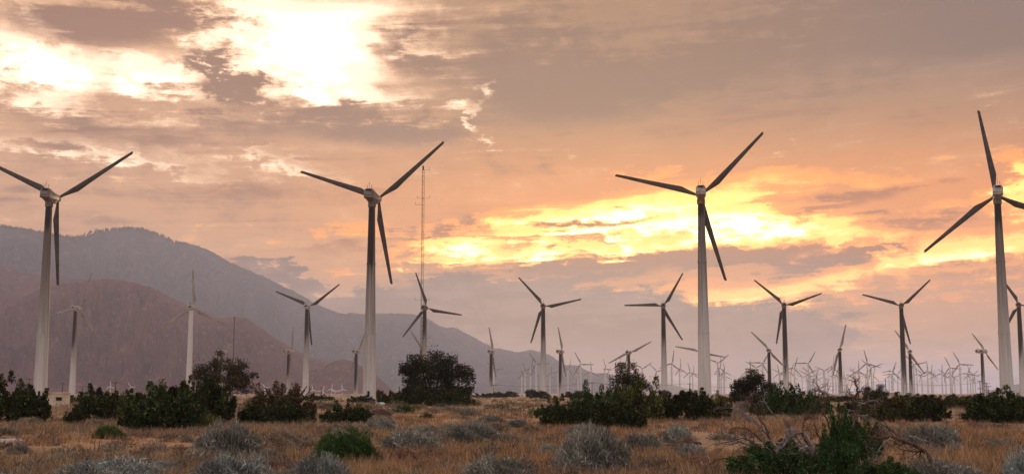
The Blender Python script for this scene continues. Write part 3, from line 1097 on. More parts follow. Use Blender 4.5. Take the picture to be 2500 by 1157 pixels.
# little ones at the foot of the mountains on the left
for (x, y, th, lab) in (
    (222.7, 942, 90, 'tiny pale turbine at the mountain foot between two poles, one blade level right'),
    (269.5, 942.5, -3, 'tiny pale turbine at the mountain foot left of a pole, one blade straight up'),
    (319, 944, -32, 'tiny pale turbine at the mountain foot above the large dark bush on the left'),
    (648, 946, -45, 'tiny pale turbine behind the brownish bush, slanting blade only'),
    (733, 948, -20, 'tiny pale turbine just left of the third mid-distance tower base'),
    (762.5, 950, -8, 'tiny pale turbine just right of the third mid-distance tower base'),
    (787.5, 953, 20, 'tiny pale turbine between two dark poles at the foot of the dark rounded hill'),
    (810, 948, 2, 'tiny pale turbine before the dark rounded hill, one blade straight up'),
    (818, 957, -60, 'tiny pale turbine lowest of those before the dark rounded hill'),
    (835.5, 949, -12, 'tiny pale turbine above the tan hut left of the second giant tower'),
):
    dd = 3150.0
    hub = at(x, y, dd).z
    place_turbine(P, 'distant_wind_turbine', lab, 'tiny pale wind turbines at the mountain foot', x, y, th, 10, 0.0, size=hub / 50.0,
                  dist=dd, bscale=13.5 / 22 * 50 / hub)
# === END OF TURBINES ===


# ------------------------------------------------------------------ buildings, masts, poles
def hut(label, cx, top, w, dist, opening=True, name='utility_hut', height=None):
    """cx, top, w in photograph pixels; stands on the ground at the given distance"""
    P = at(cx, top, dist)
    W = w * dist / FPX
    H = height or P.z
    root = bpy.data.objects.new(name, None)
    COL.objects.link(root)
    root.location = (P.x, P.y, 0)
    root.rotation_euler = (0, 0, -math.atan2(P.x, P.y) + R(6))
    tag(root, label, 'hut', 'small beige utility huts')
    mb = MB()
    mb.box(-W / 2, W / 2, 0, W * .7, -.3, H)
    link('wall', mb.mesh('wall', M['plaster']), root)
    mb = MB()
    mb.box(-W / 2 - .12, W / 2 + .12, -.12, W * .7 + .12, H, H + .14)
    link('roof', mb.mesh('roof', M['plaster']), root)
    if opening:
        mb = MB()
        mb.box(-.35, .3, -.06, .04, H * .5, H * .5 + .42)
        link('window', mb.mesh('window', M['dark']), root)


hut('low beige utility hut with a small dark opening, beside the leftmost giant tower', 145, 960, 50, 150)
hut('tan box-like hut left of the second giant tower base', 846, 964, 20, 300, False)
hut('tan hut half hidden by the bushes near the silvery giant tower', 1662, 962, 20, 300, False)
hut('tan hut at the foot of the power poles near the right edge', 2407, 967, 24, 420, False)

# long pale shed with a flat roof behind the grey-green tree
def shed():
    P = at(2176, 976, 460)
    root = bpy.data.objects.new('shed', None)
    COL.objects.link(root)
    root.location = (P.x, P.y, 0)
    tag(root, 'low shed with a long white roof, right of the grey-green tree', 'shed')
    mb = MB()
    mb.box(-2.4, 2.4, 0, 4, 0, 2.0)
    link('wall', mb.mesh('wall', M['plaster']), root)
    mb = MB()
    mb.loft([[(-3.3, -.5, 2.0), (3.3, -.5, 2.0), (3.3, 4.5, 2.0), (-3.3, 4.5, 2.0)], [(-3.2, -.4, 2.25), (3.2, -.4, 2.25), (2.6, 4.4, 2.6), (-2.6, 4.4, 2.6)]])
    link('roof', mb.mesh('roof', finish(new_mat('white_roof'), srgb(214, 208, 206), 0.5)), root)


shed()


def lattice_mast():
    """guyed triangular lattice mast with sensor booms"""
    D = 322.0
    P = at(1028, 975, D)
    top = at(1038, 405, D)
    H = top.z
    root = bpy.data.objects.new('lattice_mast', None)
    COL.objects.link(root)
    root.location = (P.x, P.y, 0)
    root.rotation_euler = (0, 0, 0.4)
    tag(root, 'very tall thin guyed lattice mast with short sensor booms behind the big dark tree', 'lattice mast')
    r = .36
    legs = [(r * math.cos(a), r * math.sin(a)) for a in (0, 2.0944, 4.1888)]
    for (x, y) in legs:
        mb = MB()
        mb.tube([(x, y, 0), (x, y, H - 1)], .04, 5)
        link('leg', mb.mesh('leg', M['steel']), root)
    mb = MB()
    n = int(H / 1.1)
    for k in range(n):
        z0, z1 = k * 1.1, (k + 1) * 1.1
        for i in range(3):
            a, b = legs[i], legs[(i + 1) % 3]
            if k % 2:
                a, b = b, a
            mb.tube([(a[0], a[1], z0), (b[0], b[1], z1)], .016, 3, False)
            if k % 4 == 0:
                mb.tube([(a[0], a[1], z0), (b[0], b[1], z0)], .03, 3, False)
    link('lattice_bracing', mb.mesh('lattice_bracing', M['steel']), root)
    mb = MB()
    mb.tube([(0, 0, H - 1.2), (0, 0, H)], .2, 6)
    link('beacon', mb.mesh('beacon', M['dark']), root)
    c, s = math.cos(-0.4), math.sin(-0.4)
    for (py, l, rr) in ((415, 0, 1.7), (484, 1.5, 1.8), (500, 2.0, .4), (581, .2, 1.9), (640, 2.0, .4), (733, 1.8, 1.9), (826, .3, 2.0), (895, 1.2, 1.2)):
        z = at(1036, py, D).z
        mb = MB()
        mb.tube([(-l * c, -l * s, z), (rr * c, rr * s, z)], .03, 4)
        for q in (-l, rr):
            if abs(q) > 1:
                mb.tube([(q * c, q * s, z), (q * c, q * s, z + .7)], .04, 4)
        link('boom', mb.mesh('boom', M['steel']), root)
    for k, a in enumerate((0.3, 2.4, 4.5)):
        for f in (.35, .7, .98):
            mb = MB()
            mb.tube([(math.cos(a) * .3, math.sin(a) * .3, H * f), (math.cos(a) * 34, math.sin(a) * 34, 0)], .005, 3, False)
            link('guy_wire', mb.mesh('guy_wire', M['wire']), root)


lattice_mast()


def thin_mast(label, px, top, dist, r, arms):
    P = at(px, 966, dist)
    T = at(px, top, dist)
    root = bpy.data.objects.new('thin_mast', None)
    COL.objects.link(root)
    root.location = (P.x, P.y, 0)
    tag(root, label, 'mast')
    mb = MB()
    mb.tube([(0, 0, 0), (0, 0, T.z)], [r, r * .7], 6)
    link('pole', mb.mesh('pole', M['steel']), root)
    for (f, w) in arms:
        mb = MB()
        mb.tube([(-w * .2, 0, T.z * f), (w, 0, T.z * f)], .06, 4)
        link('boom', mb.mesh('boom', M['steel']), root)
    for a in (0.2, 2.3, 4.4):
        mb = MB()
        mb.tube([(0, 0, T.z * .95), (math.cos(a) * T.z * .5, math.sin(a) * T.z * .5, 0)], .02, 3, False)
        link('guy_wire', mb.mesh('guy_wire', M['wire']), root)


thin_mast('slim guyed mast standing right of the bushy tree before the red-brown mountain', 567, 772, 690, .24, ((.98, 1.2), (.62, 1.8), (.33, 2.6)))
thin_mast('thin short mast right of the slim guyed one, before the red-brown mountain', 601, 873, 690, .13, ((.97, .8),))


def utility_pole(label, px, top, dist, arms=1, box=False, base=0.0):
    P = at(px, top, dist)
    root = bpy.data.objects.new('utility_pole', None)
    COL.objects.link(root)
    root.location = (P.x, P.y, 0)
    root.rotation_euler = (0, 0, random.uniform(-.25, .25))
    tag(root, label, 'utility pole', 'wooden utility poles')
    H = P.z
    mb = MB()
    mb.tube([(0, 0, -.5), (random.uniform(-.08, .08), 0, H)], [.22, .16], 7)
    link('pole', mb.mesh('pole', M['wood']), root)
    for k in range(arms):
        z = H - .35 - k * 3.2
        mb = MB()
        mb.box(-1.5, 1.5, -.32, -.2, z - .09, z + .09)
        link('crossarm', mb.mesh('crossarm', M['wood']), root)
        for xx in (-1.35, -.55, .55, 1.35):
            mb = MB()
            mb.tube([(xx, -.26, z + .09), (xx, -.26, z + .36)], [.06, .09], 6)
            link('insulator', mb.mesh('insulator', M['steel']), root)
    if box:
        mb = MB()
        mb.tube([(.4, -.25, H * .45), (.4, -.25, H * .45 + 1.0)], .32, 8)
        link('transformer', mb.mesh('transformer', M['steel']), root)
    return Vector((P.x, P.y, H))


utility_pole('utility pole with two crossarms left of the leftmost giant tower', 71.5, 923, 560, 2)
pL0 = utility_pole('utility pole with one crossarm above the low beige hut', 153, 934, 640, 1)
pL1 = utility_pole('utility pole right of the oil-streaked white tower at left', 201, 942, 690, 1)
pL2 = utility_pole('utility pole with a transformer drum above the yellow-green shrub at left', 282, 932, 560, 1, True)
W0 = utility_pole('utility pole touching the right side of the lone small two-bladed turbine', 1205.5, 938, 640, 1)
utility_pole('short far utility pole above the dark distant hedge, left of a pair', 1219, 957, 1500, 1)
utility_pole('short far utility pole above the dark distant hedge, right of a pair', 1237, 957, 1500, 1)
W1 = utility_pole('utility pole left of the round-topped tree, carrying the long wire', 1445, 933, 640, 1)
W2 = utility_pole('utility pole left of the silvery giant tower, carrying the long wire', 1684, 935, 640, 1)
utility_pole('short far utility pole just right of the silvery giant tower base', 1745, 952, 1300, 1)
W3 = utility_pole('tall bare utility pole right of the grey-green tree', 2162, 925, 640, 0)
utility_pole('short far utility pole left of the grey-green tree', 2064.5, 957, 1200, 0)
utility_pole('short pole between the cream-towered and side-on small turbines', 2244, 958, 900, 0)
utility_pole('short dark pole of a close pair at the far right, left one', 2304.5, 961, 900, 0)
utility_pole('short dark pole of a close pair at the far right, right one', 2309, 962, 900, 0)
W4 = utility_pole('utility pole with two crossarms left of the side-on small turbine base', 2392, 929, 560, 2)
W5 = utility_pole('utility pole with long crossarms right of the side-on small turbine tower', 2408, 934, 580, 2)
utility_pole('lower utility pole with crossarms beside the substation at the right', 2412, 941, 600, 1)
utility_pole('dark plain pole right of the third mid-distance tower base', 755, 943, 600, 0)
utility_pole('dark plain pole before the dark rounded hill', 784, 945, 600, 0)
utility_pole('thin dark pole right of the second giant tower door, near the small trees', 921, 956, 700, 1)
utility_pole('thin pole beside the small bushes left of the big dark tree', 975, 943, 420, 0)


def wire(label, a, b, sag, dz=0.0, r=.045):
    mb = MB()
    pts = []
    for k in range(25):
        t = k / 24
        p = a.lerp(b, t)
        pts.append((p.x, p.y - .25, p.z - 4 * sag * t * (1 - t) + dz))
    mb.tube(pts, r, 4, False)
    o = link('power_line', mb.mesh('power_line', M['wire']))
    tag(o, label, 'power line', 'sagging power lines')


wire('power line sagging between the lone small turbine pole and the pole by the round-topped tree', W0, W1, 1.5)
wire('power line from the round-topped tree pole to the pole left of the silvery giant', W1, W2, 1.5)
wire('power line from the silvery giant to the tall bare pole by the grey-green tree', W2, W3, 2.6, -1)
wire('power line from the tall bare pole to the two-crossarm pole at the right', W3, W4, 1.5, -1)
wire('power line between the beige hut pole and the next pole to its right', pL0, pL1, .8)
wire('power line between the oil-streaked tower pole and the transformer pole', pL1, pL2, .8)
wire('power line from the transformer pole toward the big dark tree', pL2, Vector((W0.x - 130, W0.y, W0.z)), 4.0)
wire('short upper power line between the two crossarm poles at the right', W4, W5, .2)


def substation():
    P = at(2424, 976, 420)
    root = bpy.data.objects.new('substation', None)
    COL.objects.link(root)
    root.location = (P.x, P.y, 0)
    tag(root, 'small substation of dark steel racks between the power poles and the right bush', 'substation')
    k = 420 / FPX
    for i, xx in enumerate((-26, -22, -18, -8, -4, 1, 6, 10)):
        top = 965 - (4 if i % 2 else 0)
        mb = MB()
        z = at(2424, top, 420).z
        mb.box(xx * k - .12, xx * k + .12, -.12, .12, 0, z)
        link('post', mb.mesh('post', M['wood']), root)
    for (x0, x1, py) in ((-27, -17, 966), (-9, 11, 962), (-9, 11, 968), (-27, 11, 973)):
        z = at(2424, py, 420).z
        mb = MB()
        mb.box(x0 * k, x1 * k, -.1, .1, z - .1, z + .1)
        link('beam', mb.mesh('beam', M['wood']), root)
    for xx in (-6, -1, 4):
        mb = MB()
        mb.box(xx * k - .25, xx * k + .25, .4, 1.2, 0, 2.0)
        link('transformer', mb.mesh('transformer', M['steel']), root)
        mb = MB()
        z = at(2424, 958, 420).z
        mb.tube([(xx * k, 0, 1.5), (xx * k, 0, z)], .05, 4)
        link('lightning_rod', mb.mesh('lightning_rod', M['steel']), root)


substation()
# === END OF BUILT ===


# ------------------------------------------------------------------ plants
def leaf_quads(C, Dv, L, W, r):
    """quads centred on C, long axis Dv, sizes L x W, random roll"""
    n = len(C)
    Dv = Dv / (np.linalg.norm(Dv, axis=1, keepdims=True) + 1e-9)
    rnd = r.normal(size=(n, 3))
    s = np.cross(Dv, rnd)
    s /= (np.linalg.norm(s, axis=1, keepdims=True) + 1e-9)
    a = Dv * (L[:, None] * .5)
    b = s * (W[:, None] * .5)
    V = np.stack([C - a - b * .5, C - a * .1 + b - a * 0, C + a, C - a * .1 - b], 1)
    V[:, 0] = C - a
    return V.reshape(-1, 3), np.arange(n * 4).reshape(-1, 4)


def tint_rows(r, n, per, base, var, alt=None, altp=0.0):
    c = np.repeat(np.array([base]), n, 0) * np.exp(r.normal(0, var, size=(n, 1)))
    if alt is not None:
        m = r.random(n) < altp
        c[m] = np.array(alt) * np.exp(r.normal(0, var, size=(m.sum(), 1)))
    c *= np.exp(r.normal(0, .06, size=(n, 3)))
    return np.repeat(c, per, 0)


SAGE = (0.205, 0.20, 0.165)
SAGE2 = (0.30, 0.27, 0.22)


def sage_mesh(seed, twigs=15000, base=SAGE, alt=SAGE2, altp=.3, flat=.62, name='sage_crown'):
    """rounded mound of fine grey twigs, about 2 units wide"""
    r = np.random.default_rng(seed)
    d = r.normal(size=(twigs, 3))
    d[:, 2] = np.abs(d[:, 2]) * .9
    d /= np.linalg.norm(d, axis=1, keepdims=True)
    az = np.arctan2(d[:, 1], d[:, 0])
    lump = 1 + .16 * np.sin(az * 3 + seed) * d[:, 2] + .12 * np.sin(az * 5 + 2 * seed + d[:, 2] * 6) + .1 * np.sin(az * 9 + d[:, 2] * 13)
    rad = lump * (1 - .5 * r.random(twigs) ** 1.8)
    C = d * rad[:, None]
    C[:, 2] *= flat
    dirs = d * .75 + r.normal(size=(twigs, 3)) * .55
    dirs[:, 2] += .25
    L = r.uniform(.08, .2, twigs)
    W = r.uniform(.012, .026, twigs)
    V, Fc = leaf_quads(C, dirs, L, W, r)
    T = tint_rows(r, twigs, 4, base, .42, alt, altp)
    patch = 1 + .42 * np.sin(az * 2 + seed * 1.3 + d[:, 2] * 3) * np.sin(az * 3 - seed + d[:, 2] * 5)
    T = T * np.repeat(patch, 4)[:, None]
    V[:, 2] = np.maximum(V[:, 2], .0)
    V[:, 0] += V[:, 2] * .22 * math.sin(seed * 2.1)
    return mesh_from(name, V, Fc, M['foliage'], T)


def stems_mesh(seed, n=26, spread=.8, h=.5, r0=.02, mat=None, name='stem'):
    r = random.Random(seed)
    mb = MB()
    for k in range(n):
        a = r.uniform(0, 6.283)
        q = spread * math.sqrt(r.random())
        p1 = Vector((math.cos(a) * q * .45, math.sin(a) * q * .45, h * .5 * r.uniform(.6, 1.1)))
        p2 = Vector((math.cos(a) * q, math.sin(a) * q, h * r.uniform(.7, 1.1)))
        mb.tube([(0.05 * math.cos(a), .05 * math.sin(a), 0), p1 + Vector((r.uniform(-.05, .05), r.uniform(-.05, .05), 0)), p2], [r0 * 1.3, r0, r0 * .5], 4, False)
    return mb.mesh(name, mat or M['bark'])


def bush_mesh(seed, clumps=84, per=125, base=(.026, .033, .012), alt=(.12, .125, .035), altp=.13, leaf=.082, plume=1.0, name='bush_crown'):
    """dense desert shrub of upright leafy plumes, about 2 wide and 1.3 tall"""
    r = np.random.default_rng(seed)
    Vs, Fs, Ts, o = [], [], [], 0
    for k in range(clumps):
        a = r.uniform(0, 6.283)
        q = math.sqrt(r.random())
        cx, cy = math.cos(a) * q * .82, math.sin(a) * q * .82
        hmax = (1 - .6 * q ** 2.4) * r.uniform(.55, 1.22)
        cz = hmax * (r.random() ** .5)
        rr = r.uniform(.09, .18)
        hh = rr * r.uniform(1.5, 3.0) * plume
        n = per
        t = r.random(n)
        w = rr * (1 - .72 * t) * np.sqrt(r.random(n)) * 1.1
        an = r.uniform(0, 6.283, n)
        lean = np.array([cx * .35, cy * .35, 1.0])
        C = np.stack([np.cos(an) * w, np.sin(an) * w, np.zeros(n)], 1) + (t * hh)[:, None] * lean + np.array([cx, cy, cz * .9 - hh * .25])
        dirs = np.stack([np.cos(an) * .5, np.sin(an) * .5, np.full(n, .8)], 1) + r.normal(size=(n, 3)) * .45
        V, F_ = leaf_quads(C, dirs, r.uniform(.7, 1.5, n) * leaf, r.uniform(.3, .55, n) * leaf, r)
        V[:, 2] = np.maximum(V[:, 2], 0)
        cb = np.array(base) * math.exp(r.normal(0, .28)) * np.array([math.exp(r.normal(0, .12)), 1, 1])
        T = tint_rows(r, n, 4, cb, .42, alt, altp * r.uniform(.2, 1.9))
        Vs.append(V); Fs.append(F_ + o); Ts.append(T)
        o += len(V)
    return mesh_from(name, np.concatenate(Vs), np.concatenate(Fs), M['foliage'], np.concatenate(Ts))


def broom_mesh(seed, n=3600, base=(.05, .085, .025), alt=(.10, .15, .045), altp=.3, name='broom_crown'):
    """fine, soft bright-green shrub of thin upright stalks"""
    r = np.random.default_rng(seed)
    a = r.uniform(0, 6.283, n)
    q = np.sqrt(r.random(n))
    el = (1 - q * .75)
    ln = r.uniform(.6, 1.05, n) * (1.0 - .25 * q)
    D = np.stack([np.cos(a) * q * .85, np.sin(a) * q * .85, el], 1)
    D /= np.linalg.norm(D, axis=1, keepdims=True)
    C = D * (ln * r.uniform(.35, 1.0, n))[:, None] + np.stack([np.cos(a), np.sin(a), a * 0], 1) * (q * .25)[:, None]
    C[:, 2] *= .8
    dirs = D + r.normal(size=(n, 3)) * .22
    V, Fc = leaf_quads(C, dirs, r.uniform(.16, .34, n), r.uniform(.012, .024, n), r)
    V[:, 2] = np.maximum(V[:, 2], 0)
    return mesh_from(name, V, Fc, M['foliage'], tint_rows(r, n, 4, base, .22, alt, altp))


def tree_meshes(seed, leaves=9000, clumps=44, base=(.028, .029, .014), alt=(.085, .075, .03), altp=.15, leaf=.034, low=.16, crown_r=.5, clump_r=.085, taper=.35, trunks=3):
    """broad tree, about 1 tall: trunks and limbs that reach out to leafy clumps with gaps between; returns (wood mesh, crown mesh)"""
    r = random.Random(seed)
    g = np.random.default_rng(seed)
    mb = MB()
    cents = []
    tries = 0
    while len(cents) < clumps and tries < 4000:
        tries += 1
        a = r.uniform(0, 6.283)
        z = r.uniform(low, .80 + .17 * math.sin(2 * a + seed * 1.3))
        t = (z - low) / (1 - low)
        prof = math.sin(math.pi * (.13 + .80 * t) ** .85) ** .7 * (1 - taper * t)
        lobe = 1 + .18 * math.sin(2 * a + seed) + .17 * math.sin(3 * a + 1.7 * seed + 2 * z)
        q = crown_r * prof * lobe * math.sqrt(r.uniform(.12, 1.0))
        p = Vector((math.cos(a) * q, math.sin(a) * q, z))
        if all((p - c).length > clump_r * .85 for c in cents):
            cents.append(p)
    forks = []
    for k in range(trunks):
        a = r.uniform(0, 6.283)
        p0 = Vector((r.uniform(-.03, .03), r.uniform(-.03, .03), 0))
        p1 = p0 + Vector((math.cos(a) * .04, math.sin(a) * .04, .12))
        p2 = p0 + Vector((math.cos(a) * .11, math.sin(a) * .11, .30 + .1 * r.random()))
        p3 = p2 + Vector((math.cos(a) * .05, math.sin(a) * .05, .2))
        mb.tube([p0, p1, p2, p3], [.026, .021, .015, .008], 6, False)
        forks += [p1, p2, p2, p3]
    for c in cents:
        f = min(forks, key=lambda q: (q - c).length + max(0, q.z - c.z) * 2)
        mid = f.lerp(c, .5) + Vector((r.gauss(0, .02), r.gauss(0, .02), -.02))
        mb.tube([f, mid, c], [.0085, .006, .003], 4, False)
        for _ in range(3):
            mb.tube([mid.lerp(c, r.random()), c + Vector((r.gauss(0, .05), r.gauss(0, .05), r.gauss(.02, .04)))], [.003, .0015], 3, False)
    wood = mb.mesh('trunk', M['bark'])
    tp = np.array([list(c) for c in cents])
    sz = np.exp(g.normal(0, .28, len(tp))) * clump_r
    pr = sz ** 2 / (sz ** 2).sum()
    idx = g.choice(len(tp), leaves, p=pr)
    cl = np.clip(g.normal(size=(leaves, 3)), -1.7, 1.7) * np.array([.52, .52, .48]) * sz[idx][:, None]
    spike = (g.random(leaves) < .12)[:, None] * np.abs(g.normal(size=(leaves, 1))) * np.array([[0, 0, .05]])
    C = tp[idx] + cl + spike
    dirs = cl / (clump_r) + g.normal(size=(leaves, 3)) * .6 + np.array([0, 0, .4])
    V, Fc = leaf_quads(C, dirs, g.uniform(.6, 1.4, leaves) * leaf, g.uniform(.35, .65, leaves) * leaf, g)
    ct = np.exp(g.normal(0, .3, len(tp)))
    T = tint_rows(g, leaves, 4, base, .28, alt, altp) * np.repeat(ct[idx], 4)[:, None]
    crown = mesh_from('crown', V, Fc, M['foliage'], T)
    return wood, crown, None


def extent(me):
    n = len(me.vertices)
    c = np.empty(n * 3, dtype=np.float32)
    me.vertices.foreach_get('co', c)
    c = c.reshape(-1, 3)
    return float(np.percentile(c[:, 0], 99.5) - np.percentile(c[:, 0], .5)), float(np.percentile(c[:, 2], 99.7))


LIB = {}


def lib(kind, i):
    key = (kind, i)
    if key in LIB:
        return LIB[key]
    if kind == 'sage':
        me = sage_mesh(100 + i); st = stems_mesh(i, 22, .8, .42, .018)
    elif kind == 'tansage':
        me = sage_mesh(140 + i, 12000, (.25, .19, .135), (.36, .28, .20), .35, .55); st = stems_mesh(i, 22, .8, .4, .018)
    elif kind == 'bluesage':
        me = sage_mesh(160 + i, 15000, (.20, .215, .20), (.33, .34, .31), .35, .6); st = stems_mesh(i, 22, .8, .42, .018)
    elif kind == 'bush':
        me = bush_mesh(200 + i); st = stems_mesh(i, 18, .7, .8, .03)
    elif kind == 'olive':
        me = bush_mesh(230 + i, base=(.048, .048, .015), alt=(.16, .145, .04), altp=.22); st = stems_mesh(i, 18, .7, .8, .03)
    elif kind == 'brownbush':
        me = bush_mesh(250 + i, 60, 80, (.06, .04, .02), (.15, .105, .045), .2, .08, 1.2); st = stems_mesh(i, 26, .75, .95, .026)
    elif kind == 'green':
        me = bush_mesh(270 + i, 80, 140, (.026, .052, .016), (.07, .13, .035), .22, .066, 1.2); st = stems_mesh(i, 18, .7, .8, .025)
    elif kind == 'broom':
        me = sage_mesh(300 + i, 15000, (.045, .085, .022), (.09, .15, .04), .3, .72, 'broom_crown'); st = stems_mesh(i, 14, .6, .5, .014)
    elif kind == 'yellowbroom':
        me = broom_mesh(320 + i, base=(.11, .11, .03), alt=(.20, .19, .06)); st = stems_mesh(i, 14, .6, .5, .014)
    elif kind == 'palebroom':
        me = broom_mesh(340 + i, base=(.20, .21, .12), alt=(.32, .33, .2)); st = stems_mesh(i, 14, .6, .5, .014)
    elif kind == 'tree':
        st, me, _ = tree_meshes(400 + i, 17000, 52, low=.14, clump_r=.098, taper=.12)
    elif kind == 'openTree':
        st, me, _ = tree_meshes(420 + i, 7500, 46, (.034, .027, .015), (.1, .07, .03), .2, low=.3, clump_r=.075, taper=.55)
    elif kind == 'tallTree':
        st, me, _ = tree_meshes(440 + i, 9500, 44, (.036, .036, .015), (.1, .085, .03), .18, crown_r=.4, taper=.45)
    elif kind == 'twigTree':
        st, me, _ = tree_meshes(460 + i, 900, 30, (.13, .08, .045), (.2, .14, .08), .3, .03, .25, .36, .05)
    w, h = extent(me)
    LIB[key] = (me, st, w, h)
    return LIB[key]


NAMES = {'sage': ('sage_shrub', 'shrub'), 'tansage': ('dry_shrub', 'shrub'), 'bluesage': ('sage_shrub', 'shrub'), 'bush': ('desert_bush', 'bush'), 'olive': ('desert_bush', 'bush'), 'brownbush': ('desert_bush', 'bush'),
         'green': ('green_bush', 'bush'), 'broom': ('broom_shrub', 'shrub'), 'yellowbroom': ('broom_shrub', 'shrub'), 'palebroom': ('broom_shrub', 'shrub'),
         'tree': ('desert_tree', 'tree'), 'openTree': ('desert_tree', 'tree'), 'tallTree': ('desert_tree', 'tree'), 'twigTree': ('bare_tree', 'tree')}
GROUPS = {'sage': 'grey sage shrubs in the dry grass', 'tansage': 'tan dry shrubs in the grass', 'bluesage': 'grey sage shrubs in the dry grass', 'bush': 'dark desert bushes', 'olive': 'dark desert bushes', 'brownbush': 'dark desert bushes',
          'green': 'bright green bushes', 'broom': 'soft green broom shrubs', 'yellowbroom': 'soft green broom shrubs', 'palebroom': 'soft green broom shrubs', 'tree': 'desert trees', 'openTree': 'desert trees', 'tallTree': 'desert trees', 'twigTree': 'desert trees'}
PLANTED = []


def plant(kind, i, px, base, w, h, label, dist=None, rot=None):
    """px, base: foot in the photograph; w, h: size there in pixels"""
    me, st, mw, mh = lib(kind, i)
    d = ray(px, base)
    y = dist if dist is not None else EYE / (-d.z / d.y)
    x = d.x / d.y * y
    z = gz(x, y)
    sx = w * (1.08 if kind in ('bush', 'olive', 'brownbush') else 1.0) * y / FPX / mw
    sz = h * (1.14 if 'ush' in NAMES[kind][0] else 1.05) * y / FPX / mh
    root = bpy.data.objects.new(NAMES[kind][0], None)
    COL.objects.link(root)
    root.location = (x, y, z - .03 * sz)
    root.rotation_euler = (0, 0, (0.0 if 'ree' in kind and kind != 'green' else random.uniform(0, 6.28)) if rot is None else rot)
    root.scale = (sx, sx * random.uniform(.8, 1.15), sz)
    tag(root, label, NAMES[kind][1], GROUPS[kind])
    link('crown', me, root)
    link('trunk' if 'ree' in kind and kind != 'green' else 'stem', st, root)
    PLANTED.append((x, y, w * y / FPX / 2))


